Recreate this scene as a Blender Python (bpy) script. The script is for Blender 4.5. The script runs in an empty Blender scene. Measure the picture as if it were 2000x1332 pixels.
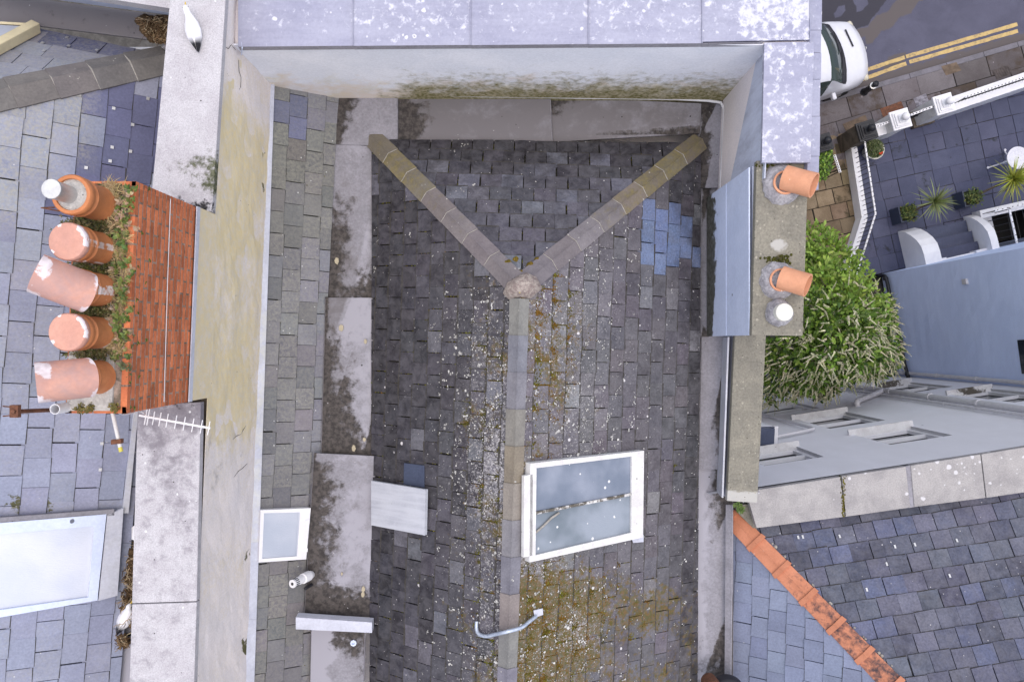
import bpy, math, random
from mathutils import Vector as V3, noise as mnoise
random.seed(7)
R = random.random
def U(a, b): return a + (b - a) * random.random()
scene = bpy.context.scene
col = scene.collection
CAMZ, F = 20.0, 1540.0            # camera height over the street, focal length in photo pixels

# ---------------------------------------------------------------- camera geometry helpers
def P(px, py, D):
    return V3(((px - 1000) * D / F, (666 - py) * D / F, CAMZ - D))
def proj(p):
    D = CAMZ - p[2]
    return (1000 + p[0] * F / D, 666 - p[1] * F / D)
def lerp(a, b, t): return a + (b - a) * t
def clamp(x, a=0., b=1.): return max(a, min(b, x))
def sstep(a, b, x):
    t = clamp((x - a) / (b - a)); return t * t * (3 - 2 * t)
def fbm(x, y, z=0., o=4):
    return mnoise.fractal(V3((x, y, z)), 1.0, 2.0, o)
def inpoly(p, poly):
    x, y = p; c = False; j = len(poly) - 1
    for i in range(len(poly)):
        xi, yi = poly[i]; xj, yj = poly[j]
        if (yi > y) != (yj > y) and x < (xj - xi) * (y - yi) / (yj - yi) + xi: c = not c
        j = i
    return c
def s8(r, g, b, k=1.0):
    def f(c):
        c /= 255.
        return (c / 12.92 if c <= .04045 else ((c + .055) / 1.055) ** 2.4) * k
    return (f(r), f(g), f(b))
def jit(c, a=.1, h=.03):
    k = 1 + U(-a, a)
    return tuple(max(0, x * k * (1 + U(-h, h))) for x in c)
def cmix(a, b, t): return tuple(lerp(x, y, t) for x, y in zip(a, b))

class Plane:
    """sloping plane: O a point, uh the horizontal uphill direction, slope = rise / run"""
    def __init__(s, O, uh, slope):
        s.O = V3(O); uh = V3((uh[0], uh[1], 0)).normalized()
        s.u = V3((uh.x, uh.y, slope)).normalized()
        s.a = V3((uh.y, -uh.x, 0))
        s.n = s.a.cross(s.u)
        if s.n.z < 0: s.n = -s.n
    @staticmethod
    def three(p, q, r):
        n = (q - p).cross(r - p).normalized()
        if n.z < 0: n = -n
        h = V3((-n.x, -n.y, 0))
        return Plane(p, h, h.length / n.z)
    def pt(s, a, t, h=0.): return s.O + s.a * a + s.u * t + s.n * h
    def st(s, p): d = p - s.O; return (d.dot(s.a), d.dot(s.u))
    def hit(s, px, py, h=0.):
        c = V3((0, 0, CAMZ)); d = V3(((px - 1000) / F, (666 - py) / F, -1))
        t = ((s.O + s.n * h) - c).dot(s.n) / d.dot(s.n)
        return c + d * t
    def hst(s, px, py): return s.st(s.hit(px, py))
def vhit(px, py, A, B):
    """hit of the view ray with the vertical plane through A, B"""
    n = V3((-(B.y - A.y), B.x - A.x, 0)); c = V3((0, 0, CAMZ))
    d = V3(((px - 1000) / F, (666 - py) / F, -1))
    t = (A - c).dot(n) / d.dot(n)
    return c + d * t
def clip(poly, reg):
    """Sutherland-Hodgman against a convex region (2d)"""
    ar = sum(reg[i][0] * reg[(i + 1) % len(reg)][1] - reg[(i + 1) % len(reg)][0] * reg[i][1] for i in range(len(reg)))
    if ar < 0: reg = reg[::-1]
    out = poly
    for i in range(len(reg)):
        ax, ay = reg[i]; bx, by = reg[(i + 1) % len(reg)]
        inp, out = out, []
        def d(p): return (bx - ax) * (p[1] - ay) - (by - ay) * (p[0] - ax)
        for k in range(len(inp)):
            p, q = inp[k - 1], inp[k]; dp, dq = d(p), d(q)
            if dq >= 0:
                if dp < 0: t = dp / (dp - dq); out.append((p[0] + (q[0] - p[0]) * t, p[1] + (q[1] - p[1]) * t))
                out.append(q)
            elif dp >= 0: t = dp / (dp - dq); out.append((p[0] + (q[0] - p[0]) * t, p[1] + (q[1] - p[1]) * t))
        if len(out) < 3: return []
    return out

# ---------------------------------------------------------------- mesh builder
class MB:
    def __init__(s): s.v = []; s.f = []; s.c = []; s.w = []
    def add(s, verts, faces, c=(1, 1, 1), w=(0, 0, 0)):
        o = len(s.v)
        s.v += [tuple(p) for p in verts]
        s.f += [tuple(i + o for i in f) for f in faces]
        n = len(verts)
        s.c += c if isinstance(c, list) else [c] * n
        s.w += w if isinstance(w, list) else [w] * n
        return s
    def prism(s, top, depth, c=(1, 1, 1), w=(0, 0, 0), down=None):
        """convex or concave polygon of 3d points, extruded downwards (or along down)"""
        n = len(top); d = down if down is not None else V3((0, 0, -depth))
        return s.add([V3(p) for p in top] + [V3(p) + d for p in top],
                     [tuple(range(n)), tuple(range(2 * n - 1, n - 1, -1))] +
                     [(i, i + n, (i + 1) % n + n, (i + 1) % n) for i in range(n)], c, w)
    def box(s, x0, x1, y0, y1, z0, z1, c=(1, 1, 1), w=(0, 0, 0), fr=None):
        pts = [(x0, y0, z1), (x1, y0, z1), (x1, y1, z1), (x0, y1, z1)]
        if fr: pts = [fr(*p) for p in pts]
        return s.prism(pts, z1 - z0, c, w)
    def obox(s, cen, ax, ay, az, c=(1, 1, 1), w=(0, 0, 0)):
        """box with centre and three half axis vectors"""
        cen = V3(cen)
        v = [cen + ax * i + ay * j + az * k for i in (-1, 1) for j in (-1, 1) for k in (-1, 1)]
        return s.add(v, [(0, 1, 3, 2), (4, 6, 7, 5), (0, 4, 5, 1), (2, 3, 7, 6), (0, 2, 6, 4), (1, 5, 7, 3)], c, w)
    def bar(s, p, q, r, r2=None, c=(1, 1, 1), w=(0, 0, 0)):
        p, q = V3(p), V3(q); d = (q - p); L = d.length / 2; d.normalize()
        up = V3((0, 0, 1)) if abs(d.z) < .95 else V3((1, 0, 0))
        a = d.cross(up).normalized(); b = a.cross(d)
        return s.obox((p + q) / 2, d * L, a * r, b * (r2 or r), c, w)
    def tube(s, pts, r, n=8, c=(1, 1, 1), w=(0, 0, 0), caps=True):
        pts = [V3(p) for p in pts]; rs = r if isinstance(r, (list, tuple)) else [r] * len(pts)
        vs = []; prev = None
        for i, p in enumerate(pts):
            d = (pts[min(i + 1, len(pts) - 1)] - pts[max(i - 1, 0)]).normalized()
            if prev is None:
                up = V3((0, 0, 1)) if abs(d.z) < .9 else V3((1, 0, 0)); a = d.cross(up).normalized()
            else: a = (prev - d * prev.dot(d)).normalized()
            prev = a; b = d.cross(a)
            vs += [p + (a * math.cos(6.2832 * k / n) + b * math.sin(6.2832 * k / n)) * rs[i] for k in range(n)]
        fs = []
        for i in range(len(pts) - 1):
            for k in range(n):
                fs.append((i * n + k, i * n + (k + 1) % n, (i + 1) * n + (k + 1) % n, (i + 1) * n + k))
        if caps: fs += [tuple(range(n - 1, -1, -1)), tuple(range(len(vs) - n, len(vs)))]
        return s.add(vs, fs, c, w)
    def lathe(s, cen, prof, n=28, axis=None, c=(1, 1, 1), w=(0, 0, 0), wob=0.):
        """prof = [(r, h)...] round the axis (default vertical)"""
        cen = V3(cen); ax = (V3(axis) if axis is not None else V3((0, 0, 1))).normalized()
        up = V3((1, 0, 0)) if abs(ax.x) < .9 else V3((0, 1, 0))
        a = ax.cross(up).normalized(); b = ax.cross(a)
        vs = []
        for i, (r, h) in enumerate(prof):
            for k in range(n):
                t = 6.28318 * k / n; rr = r * (1 + wob * math.sin(3 * t + i) * .5 + (U(-wob, wob) if wob else 0))
                vs.append(cen + (a * math.cos(t) + b * math.sin(t)) * rr + ax * h)
        fs = []
        for i in range(len(prof) - 1):
            for k in range(n): fs.append((i * n + k, (i + 1) * n + k, (i + 1) * n + (k + 1) % n, i * n + (k + 1) % n))
        if prof[0][0] > 1e-4: fs.append(tuple(range(n)))
        if prof[-1][0] > 1e-4: fs.append(tuple(range(len(vs) - 1, len(vs) - n - 1, -1)))
        return s.add(vs, fs, c, w)
    def sheet(s, A, B, C, D, nu, nv, wf=None, th=.0, cf=None, bump=0., thd=None):
        """bilinear grid A->B along u, A->D along v; wf(u, v) gives weathering weights; th = thickness"""
        A, B, C, D = V3(A), V3(B), V3(C), V3(D)
        n = (B - A).cross(D - A).normalized()
        vs, ws, cs = [], [], []
        for j in range(nv + 1):
            for i in range(nu + 1):
                u, v = i / nu, j / nv
                p = A * (1 - u) * (1 - v) + B * u * (1 - v) + C * u * v + D * (1 - u) * v
                if bump and 0 < i < nu and 0 < j < nv: p = p + n * bump * fbm(p.x * 3, p.y * 3, p.z * 3)
                vs.append(p); ws.append(wf(u, v) if wf else (0, 0, 0)); cs.append(cf(u, v) if cf else (1, 1, 1))
        fs = []
        for j in range(nv):
            for i in range(nu):
                k = j * (nu + 1) + i; fs.append((k, k + 1, k + nu + 2, k + nu + 1))
        if th:
            d = thd if thd is not None else -n * th
            rim = list(range(nu + 1)) + [j * (nu + 1) + nu for j in range(1, nv + 1)] + \
                  [nv * (nu + 1) + i for i in range(nu - 1, -1, -1)] + [j * (nu + 1) for j in range(nv - 1, 0, -1)]
            b = len(vs)
            for k in rim: vs.append(vs[k] + d); ws.append(ws[k]); cs.append(cs[k])
            m = len(rim)
            for q in range(m): fs.append((rim[q], b + q, b + (q + 1) % m, rim[(q + 1) % m]))
            fs.append(tuple(b + q for q in range(m - 1, -1, -1)))
        return s.add(vs, fs, cs, ws)
    def lump(s, p, n, r, h, c=(1, 1, 1), k=6):
        """little dome on a surface with normal n"""
        p = V3(p); n = V3(n).normalized(); a = n.orthogonal().normalized(); b = n.cross(a); t0 = R() * 6
        vs = [p + n * h]
        for q in range(k):
            t = t0 + 6.2832 * q / k; rr = r * U(.7, 1.25)
            vs.append(p + (a * math.cos(t) + b * math.sin(t)) * rr * .62 + n * h * .72)
        for q in range(k):
            t = t0 + 6.2832 * q / k; rr = r * U(.75, 1.25)
            vs.append(p + (a * math.cos(t) + b * math.sin(t)) * rr - n * .006)
        fs = [(0, 1 + q, 1 + (q + 1) % k) for q in range(k)] + \
             [(1 + q, 1 + k + q, 1 + k + (q + 1) % k, 1 + (q + 1) % k) for q in range(k)]
        return s.add(vs, fs, c)
    def leaf(s, p, d, n, L, W, c, fold=.0):
        """leaf of six corners from p along d"""
        d = d.normalized(); sd = d.cross(n)
        if sd.length < 1e-4: sd = d.orthogonal()
        sd.normalize(); nn = sd.cross(d)
        m1, m2 = p + d * L * .35, p + d * L * .75
        return s.add([p, m1 + sd * W * .5 + nn * fold * W, m2 + sd * W * .38 + nn * fold * W, p + d * L - nn * fold * W,
                      m2 - sd * W * .38 + nn * fold * W, m1 - sd * W * .5 + nn * fold * W], [(0, 1, 2, 3), (0, 3, 4, 5)], c)
    def blade(s, p, d, L, W, droop, c, seg=4):
        """long thin arching blade"""
        d = d.normalized(); sd = d.cross(V3((0, 0, 1)))
        if sd.length < 1e-3: sd = V3((1, 0, 0))
        sd.normalize(); vs = []
        for i in range(seg + 1):
            t = i / seg; q = p + d * L * t + V3((0, 0, -droop * L * t * t)); w = W * (1 - t) ** .7 * .5 * (1 if i else .7)
            vs += [q + sd * w, q - sd * w]
        return s.add(vs, [(2 * i, 2 * i + 1, 2 * i + 3, 2 * i + 2) for i in range(seg)], c)
    def build(s, name, mat, parent=None, smooth=None, bevel=0.):
        me = bpy.data.meshes.new(name)
        off = V3((0, 0, 0)); o = parent
        while o is not None: off += V3(o.location); o = o.parent
        if parent is None and s.v:
            xs = [p[0] for p in s.v]; ys = [p[1] for p in s.v]; zs = [p[2] for p in s.v]
            off = V3(((min(xs) + max(xs)) / 2, (min(ys) + max(ys)) / 2, min(zs)))
        me.from_pydata([(p[0] - off.x, p[1] - off.y, p[2] - off.z) for p in s.v], [], s.f)
        ca = me.attributes.new('Col', 'FLOAT_COLOR', 'POINT'); wa = me.attributes.new('W', 'FLOAT_COLOR', 'POINT')
        ca.data.foreach_set('color', [x for c in s.c for x in (c[0], c[1], c[2], 1.)])
        wa.data.foreach_set('color', [x for c in s.w for x in (c[0], c[1], c[2], 1.)])
        me.materials.append(mat)
        if smooth is not None:
            me.shade_smooth(); me.set_sharp_from_angle(angle=math.radians(smooth))
        me.update()
        ob = bpy.data.objects.new(name, me); col.objects.link(ob)
        if parent is not None: ob.parent = parent
        else: ob.location = off
        if bevel:
            m = ob.modifiers.new('bevel', 'BEVEL'); m.width = bevel; m.segments = 2; m.limit_method = 'ANGLE'; m.angle_limit = math.radians(40)
        return ob
def tag(o, label=None, cat=None, group=None, kind=None):
    if label: o['label'] = label
    if cat: o['category'] = cat
    if group: o['group'] = group
    if kind: o['kind'] = kind
    return o
def thing(name, loc, label, cat, group=None):
    o = bpy.data.objects.new(name, None); col.objects.link(o); o.location = loc; o.empty_display_size = .2
    return tag(o, label, cat, group)

# ---------------------------------------------------------------- materials
class N:
    def __init__(s, name):
        s.m = bpy.data.materials.new(name); s.m.use_nodes = True; s.t = s.m.node_tree; s.t.nodes.clear()
        s.out = s.n('ShaderNodeOutputMaterial'); s.bsdf = s.n('ShaderNodeBsdfPrincipled')
        s.l(s.bsdf.outputs[0], s.out.inputs[0]); s.geo = s.n('ShaderNodeNewGeometry'); s.pos = s.geo.outputs['Position']
        s.rnd = s.geo.outputs['Random Per Island']
    def n(s, t, **k):
        x = s.t.nodes.new(t)
        for a, b in k.items(): setattr(x, a, b)
        return x
    def l(s, a, b): s.t.links.new(a, b)
    def put(s, sock, v):
        if v is None: return
        if isinstance(v, bpy.types.NodeSocket): s.l(v, sock)
        elif isinstance(v, tuple) and len(v) == 3 and sock.type == 'RGBA': sock.default_value = (*v, 1)
        else: sock.default_value = v
    def noise(s, scale, detail=4, rough=.6, dist=0., vec=None):
        x = s.n('ShaderNodeTexNoise'); s.put(x.inputs['Vector'], vec or s.pos)
        x.inputs['Scale'].default_value = scale; x.inputs['Detail'].default_value = detail
        x.inputs['Roughness'].default_value = rough; x.inputs['Distortion'].default_value = dist
        return x.outputs[0]
    def vor(s, scale, vec=None):
        x = s.n('ShaderNodeTexVoronoi'); s.put(x.inputs['Vector'], vec or s.pos); x.inputs['Scale'].default_value = scale
        return x.outputs['Distance'], x.outputs['Color']
    def scale(s, v, k):
        x = s.n('ShaderNodeMapping'); s.l(v, x.inputs[0]); x.inputs['Scale'].default_value = k
        return x.outputs[0]
    def rng(s, v, a, b, c=0., d=1., smooth=True):
        x = s.n('ShaderNodeMapRange'); x.interpolation_type = 'SMOOTHSTEP' if smooth else 'LINEAR'
        s.put(x.inputs[0], v)
        for i, k in enumerate((a, b, c, d)): s.put(x.inputs[i + 1], k)
        return x.outputs[0]
    def mix(s, f, a, b, mode='MIX'):
        x = s.n('ShaderNodeMix', data_type='RGBA', blend_type=mode)
        s.put(x.inputs[0], f); s.put(x.inputs[6], a); s.put(x.inputs[7], b)
        return x.outputs[2]
    def math(s, op, a, b=None):
        x = s.n('ShaderNodeMath', operation=op); s.put(x.inputs[0], a); s.put(x.inputs[1], b)
        return x.outputs[0]
    def attr(s, name): return s.n('ShaderNodeAttribute', attribute_name=name).outputs['Color']
    def sep(s, c):
        x = s.n('ShaderNodeSeparateColor'); s.l(c, x.inputs[0]); return x.outputs
    def done(s, color, rough=.8, height=None, bump=.3, dist=.01, metal=0., spec=.3):
        s.put(s.bsdf.inputs['Base Color'], color); s.put(s.bsdf.inputs['Roughness'], rough)
        s.bsdf.inputs['Metallic'].default_value = metal; s.bsdf.inputs['Specular IOR Level'].default_value = spec
        if height is not None:
            b = s.n('ShaderNodeBump'); b.inputs['Strength'].default_value = bump; b.inputs['Distance'].default_value = dist
            s.l(height, b.inputs['Height']); s.l(b.outputs[0], s.bsdf.inputs['Normal'])
        return s.m

ALB = {'old_slate': (.84, .82, .87), 'grey_slate': (.85, .86, .91), 'pale_lead': (.69, .69, .735), 'grey_lead': (.80, .80, .84), 'light_lead': (1.06, 1.10, 1.2), 'pale_concrete': (.82, .85, .88),
       'pinkish_coping': (.66, .67, .68), 'lichened_concrete': (.62, .61, .58), 'grey_flaunching': (.8, .8, .82), 'bleached_board': (.74, .76, .81), 'ridge_tile': (.88, .88, .9), 'slate_paving': (.68, .72, .74),
       'flagstone': (.66, .63, .68), 'asphalt': (.86, .87, .98), 'sandstone_paving': (1.35, 1.2, 1.05), 'white_mortar': (.85, .85, .85), 'kerb_stone': (.8, .8, .85)}
def weather(name, base, base2=None, sc=1.5, grain=45, gk=.25, layers=(), usecol=False, rough=.85, bump=.25, bdist=.006, spec=.25, rnd=0., metal=0., gdetail=6):
    """base mixed with base2 by large noise, fine grain, then layers (channel, kind, colour, scale, sharpness)
       whose amount comes from the W vertex weights (channel 0..2) or is a constant"""
    n = N(name)
    big = n.noise(sc, 7, .62, .4)
    c = n.mix(n.rng(big, .35, .65), base, base2 or base)
    if usecol: c = n.mix(1., c, n.attr('Col'), 'MULTIPLY')
    g = n.noise(grain, gdetail, .7)
    c = n.mix(1., c, n.mix(n.rng(g, .25, .75, 0, 1, False), (1 - gk,) * 3, (1 + gk,) * 3), 'MULTIPLY')
    if rnd: c = n.mix(1., c, n.mix(n.rnd, (1 - rnd,) * 3, (1 + rnd,) * 3), 'MULTIPLY')
    W = n.sep(n.attr('W')); h = g
    for i, (ch, kind, colr, scl, sh) in enumerate(layers):
        amt = W[ch] if isinstance(ch, int) else ch
        if kind == 'patch':
            nz = n.noise(scl, 8, .68, .25)
            x = n.math('ADD', nz, n.math('MULTIPLY', n.math('SUBTRACT', amt, .5), 1.1))
            mk = n.rng(x, .5 - .5 / sh, .5 + .5 / sh)
        elif kind == 'soft':
            nz = n.noise(scl, 6, .6, .6)
            mk = n.math('MULTIPLY', n.rng(nz, .3, .7), amt)
        elif kind == 'spots':
            wv = n.n('ShaderNodeVectorMath', operation='ADD')
            nn = n.n('ShaderNodeTexNoise'); n.l(n.pos, nn.inputs['Vector']); nn.inputs['Scale'].default_value = scl * 1.5
            sc2 = n.n('ShaderNodeVectorMath', operation='SCALE'); n.l(nn.outputs['Color'], sc2.inputs[0]); sc2.inputs['Scale'].default_value = .35 / scl
            n.l(n.pos, wv.inputs[0]); n.l(sc2.outputs[0], wv.inputs[1])
            d, cc = n.vor(scl, wv.outputs[0]); k = n.sep(cc)
            on = n.math('LESS_THAN', k[0], amt)
            rad = n.math('MULTIPLY', n.math('POWER', k[1], 2.), sh)
            mk = n.math('MULTIPLY', n.rng(n.math('SUBTRACT', rad, d), -.03, .05), on)
        elif kind == 'streak':
            nz = n.noise(1., 7, .65, .2, n.scale(n.pos, scl))
            mk = n.math('MULTIPLY', n.rng(nz, .5 - .5 / sh, .5 + .5 / sh), amt)
        c2 = colr if not isinstance(colr, list) else n.mix(n.rng(n.noise(scl * 2.5 if not isinstance(scl, tuple) else 12, 5), .35, .65), colr[0], colr[1])
        c = n.mix(mk, c, c2)
    if name in ALB: c = n.mix(1., c, ALB[name], 'MULTIPLY')
    return n.done(c, rough, h, bump, bdist, metal, spec)

def plain(name, c, rough=.6, k=.06, sc=8, metal=0., spec=.4, usecol=False):
    return weather(name, c, tuple(x * (1 - k * 2) for x in c), sc, 60, k, usecol=usecol, rough=rough, bump=.08, bdist=.003, spec=spec, metal=metal)

WHITE_L = (.72, .73, .74)
M = {}
M['slate'] = weather('old_slate', (1, 1, 1), (.78, .78, .8), 3.2, 38, .42, [
    (1, 'patch', [(.085, .085, .016), (.16, .095, .022)], 13, 5),
    (2, 'soft', (.016, .015, .017), 5, 1),
    (0, 'patch', (.26, .26, .26), 14, 5), (0, 'patch', (.50, .50, .485), 48, 9), (.22, 'soft', (.24, .24, .25), 9, 1),
    (0, 'spots', (.50, .50, .48), 30, .22), (0, 'spots', (.64, .64, .62), 9, .17)], True, .82, .5, .006)
M['slate_light'] = weather('grey_slate', (1, 1, 1), (.86, .86, .87), 2.5, 40, .22, [
    (1, 'patch', [(.05, .055, .012), (.09, .08, .03)], 14, 8), (2, 'soft', (.42, .40, .30), 30, 1),
    (0, 'streak', (.05, .05, .06), (3, 30, 3), 3), (0, 'spots', (.6, .6, .56), 30, .25)], True, .6, .3, .004, .4)
M['lead_cap'] = weather('pale_lead', (.425, .438, .535), (.36, .37, .475), 1.4, 30, .14, [
    (0, 'patch', (.80, .81, .87), 11, 7), (.16, 'spots', (.84, .85, .90), 11, .34), (.10, 'spots', (.85, .86, .9), 16, .30), (1, 'spots', (.10, .09, .09), 11, .22), (2, 'streak', (.6, .61, .72), (1.2, 12, 1.2), 3)], False, .55, .2, .004, .4)
M['lead'] = weather('grey_lead', (.25, .245, .265), (.305, .30, .325), 3.5, 34, .26, [
    (0, 'patch', (.38, .375, .41), 2.6, 7), (1, 'patch', (.175, .165, .17), 3.5, 3.5), (2, 'patch', [(.028, .024, .023), (.09, .078, .07)], 7, 4.5),
    (.10, 'spots', (.5, .48, .48), 22, .16), (.07, 'spots', (.03, .028, .028), 17, .22)], False, .62, .3, .005, .35)
M['lead_light'] = weather('light_lead', (.48, .48, .51), (.40, .40, .43), 2.5, 30, .14, [
    (1, 'patch', [(.03, .03, .02), (.10, .09, .07)], 7, 10), (0, 'soft', (.55, .52, .38), 9, 1)], False, .6, .2, .004)
M['lead_blue'] = weather('blue_lead', (.60, .67, .84), (.54, .61, .78), 2.0, 30, .10, [
    (1, 'patch', [(.05, .05, .035), (.13, .13, .12)], 8, 6), (.05, 'spots', (.12, .13, .17), 9, .3)], False, .5, .15, .004)
M['render'] = weather('party_render', (.78, .72, .71), (.70, .66, .67), 1.2, 50, .13, [
    (0, 'patch', [(.70, .61, .42), (.62, .57, .47)], 4.2, 2.2), (0, 'soft', (.70, .57, .30), 22, 1), (1, 'patch', [(.06, .06, .02), (.12, .11, .05)], 7, 12),
    (2, 'patch', (.34, .32, .31), 5, 3), (.05, 'spots', (.13, .12, .12), 24, .2)], False, .9, .35, .006)
M['render_front'] = weather('parapet_render', (.82, .83, .89), (.74, .76, .83), 1.6, 40, .1, [
    (0, 'patch', (.72, .64, .58), 3.2, 3), (1, 'patch', [(.70, .58, .26), (.50, .46, .32)], 2.2, 1.8), (2, 'patch', [(.14, .13, .04), (.36, .32, .20)], 9, 2.2)], False, .88, .35, .008)
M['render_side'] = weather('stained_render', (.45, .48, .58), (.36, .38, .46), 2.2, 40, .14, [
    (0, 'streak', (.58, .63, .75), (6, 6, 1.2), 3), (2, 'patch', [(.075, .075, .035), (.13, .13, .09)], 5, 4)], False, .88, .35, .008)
M['coping'] = weather('pale_concrete', (.56, .53, .54), (.49, .455, .47), 4, 80, .34, [
    (0, 'patch', (.24, .215, .235), 9, 2.4), (1, 'patch', [(.07, .075, .04), (.16, .16, .10)], 18, 3.5), (2, 'patch', (.03, .028, .03), 12, 7),
    (.16, 'spots', (.72, .70, .69), 16, .22), (.10, 'spots', (.07, .06, .06), 26, .22)], False, .92, .5, .006)
M['coping_lichen'] = weather('lichened_concrete', (.36, .345, .30), (.285, .275, .245), 5, 40, .34, [
    (0, 'patch', (.62, .62, .62), 5, 5), (1, 'patch', [(.06, .06, .03), (.14, .125, .07)], 9, 7), (2, 'patch', (.09, .085, .08), 7, 5),
    (.30, 'spots', (.50, .48, .42), 26, .36), (.16, 'spots', (.14, .13, .11), 34, .3)], False, .92, .6, .008)
M['coping_pink'] = weather('pinkish_coping', (.50, .475, .465), (.39, .37, .37), 3.5, 60, .25, [
    (0, 'spots', (.76, .74, .76), 15, .50), (1, 'patch', (.12, .11, .03), 10, 10), (.12, 'spots', (.7, .66, .66), 22, .2)], False, .9, .4, .006)
M['mortar'] = weather('white_mortar', (.56, .54, .51), (.46, .44, .42), 9, 40, .25, [
    (1, 'patch', [(.06, .06, .03), (.15, .13, .08)], 12, 6), (.12, 'spots', (.12, .11, .1), 30, .28)], False, .95, .9, .012)
M['flaunch'] = weather('grey_flaunching', (.47, .46, .48), (.30, .29, .31), 10, 34, .45, [
    (1, 'patch', (.06, .06, .05), 14, 7), (.25, 'spots', (.62, .62, .64), 30, .4)], False, .95, 1., .014)
M['terra'] = weather('terracotta', (.56, .215, .085), (.50, .18, .065), 5, 30, .12, [
    (0, 'patch', (.74, .66, .64), 11, 12), (2, 'patch', (.05, .03, .025), 9, 4), (.42, 'soft', (.34, .125, .06), 9, 1), (.05, 'spots', (.75, .68, .62), 18, .3)], False, .62, .15, .004, .4)
M['terra_pink'] = weather('weathered_terracotta', (.56, .30, .23), (.49, .255, .20), 4, 30, .12, [
    (0, 'patch', (.78, .72, .75), 9, 11), (1, 'soft', (.33, .25, .26), 6, 1), (.06, 'spots', (.75, .70, .70), 16, .3)], False, .75, .2, .004)
M['terra_salmon'] = weather('salmon_terracotta', (.66, .33, .20), (.60, .29, .17), 6, 40, .08, [
    (0, 'patch', (.76, .70, .64), 14, 12), (.35, 'soft', (.48, .235, .15), 11, 1), (.08, 'spots', (.78, .66, .56), 26, .3)], False, .7, .15, .003)
M['tile_orange'] = weather('orange_ridge_clay', (.52, .215, .125), (.46, .185, .105), 5, 40, .12, [
    (2, 'patch', (.065, .045, .05), 12, 3.2), (0, 'patch', (.66, .55, .50), 9, 14)], False, .62, .15, .003)
M['brick'] = weather('red_brick', (.56, .18, .08), (.46, .14, .065), 6, 40, .22, [
    (0, 'patch', (.50, .40, .38), 9, 6), (1, 'patch', (.10, .09, .05), 11, 9)], False, .85, .4, .005, .2, .30)
M['joint'] = weather('old_mortar', (.36, .27, .22), (.15, .12, .09), 14, 40, .3, rough=.95)
M['ridge'] = weather('ridge_tile', (1, 1, 1), (.8, .8, .82), 5, 45, .2, [
    (0, 'patch', [(.24, .20, .09), (.17, .15, .09)], 10, 2.5), (1, 'patch', (.3, .28, .26), 9, 4), (.10, 'spots', (.5, .49, .45), 26, .25)], True, .8, .3, .005)
M['cap_stone'] = weather('ridge_cap_stone', (.34, .30, .27), (.2, .16, .15), 18, 60, .45, [(.16, 'spots', (.82, .82, .84), 9, .55), (.3, 'spots', (.42, .35, .10), 24, .3)], rough=.95, bump=.8)
M['sealant'] = plain('white_sealant', (.36, .34, .31), .8, .15, 20)
M['moss'] = weather('moss', (1, 1, 1), (.7, .75, .7), 20, 90, .4, usecol=True, rough=1., bump=.8, spec=.05)
M['leaf'] = None
def leafmat():
    n = N('foliage'); c = n.attr('Col'); c = n.mix(1., c, n.mix(n.rnd, (.72, .72, .72), (1.3, 1.3, 1.2)), 'MULTIPLY')
    n.done(c, .5, spec=.35)
    t = n.n('ShaderNodeBsdfTranslucent'); n.put(t.inputs[0], n.mix(1., c, (1.1, 1.2, .6), 'MULTIPLY')); mx = n.n('ShaderNodeMixShader'); mx.inputs[0].default_value = .22
    n.l(n.bsdf.outputs[0], mx.inputs[1]); n.l(t.outputs[0], mx.inputs[2]); n.l(mx.outputs[0], n.out.inputs[0])
    return n.m
M['leaf'] = leafmat()
M['straw'] = weather('dry_straw', (1, 1, 1), (.7, .7, .7), 20, 60, .3, usecol=True, rough=.9, bump=.1)
M['white'] = weather('white_paint', (.74, .74, .76), (.68, .68, .71), 3, 50, .05, [(1, 'patch', (.16, .14, .12), 9, 9), (.04, 'spots', (.3, .28, .26), 18, .2)], rough=.5, bump=.1)
M['white_dirty'] = weather('dirty_white_paint', (.66, .66, .66), (.56, .55, .55), 6, 50, .12, [(.10, 'spots', (.12, .11, .10), 28, .3), (1, 'patch', (.10, .09, .075), 14, 6)], rough=.7, bump=.2)
M['white_wall'] = weather('white_house_render', (.80, .80, .84), (.77, .77, .81), .8, 60, .05, [(.30, 'streak', (.64, .64, .66), (2.2, 2.2, .5), 2.5), (.22, 'soft', (.66, .655, .66), 1.3, 1), (.03, 'spots', (.3, .3, .32), 6, .2)], rough=.85, bump=.15)
M['blue_wall'] = weather('blue_house_render', (.62, .72, .95), (.58, .68, .92), .9, 50, .06, [(0, 'streak', (.54, .63, .86), (2, 2, 9), 3), (1, 'soft', (.36, .37, .43), 2, 1)], rough=.85, bump=.2)
M['black'] = plain('black_paint', (.012, .013, .017), .45)
M['black_iron'] = plain('black_iron', (.014, .015, .02), .5)
M['dark_wall'] = plain('brown_wall', (.13, .105, .08), .9, .25, 4)
M['pipe'] = plain('painted_pipe', (.58, .575, .60), .5)
M['pipe_jamb'] = plain('shaded_reveal', (.45, .45, .46), .8)  # greyer than the wall: shade of the window recess put into the colour
M['glass_dark'] = N('window_glass').done((.02, .024, .03), .08, spec=.6)
M['steel'] = weather('steel', (.60, .60, .60), (.5, .5, .5), 6, 50, .1, rough=.35, metal=.7)
M['zinc'] = weather('zinc_strip', (.50, .56, .66), (.36, .42, .54), 14, 60, .2, rough=.4, metal=.4)
M['rust'] = weather('rust', (.17, .075, .045), (.10, .05, .035), 18, 60, .35, rough=.95, bump=.5)
M['wire_glass'] = None
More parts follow.
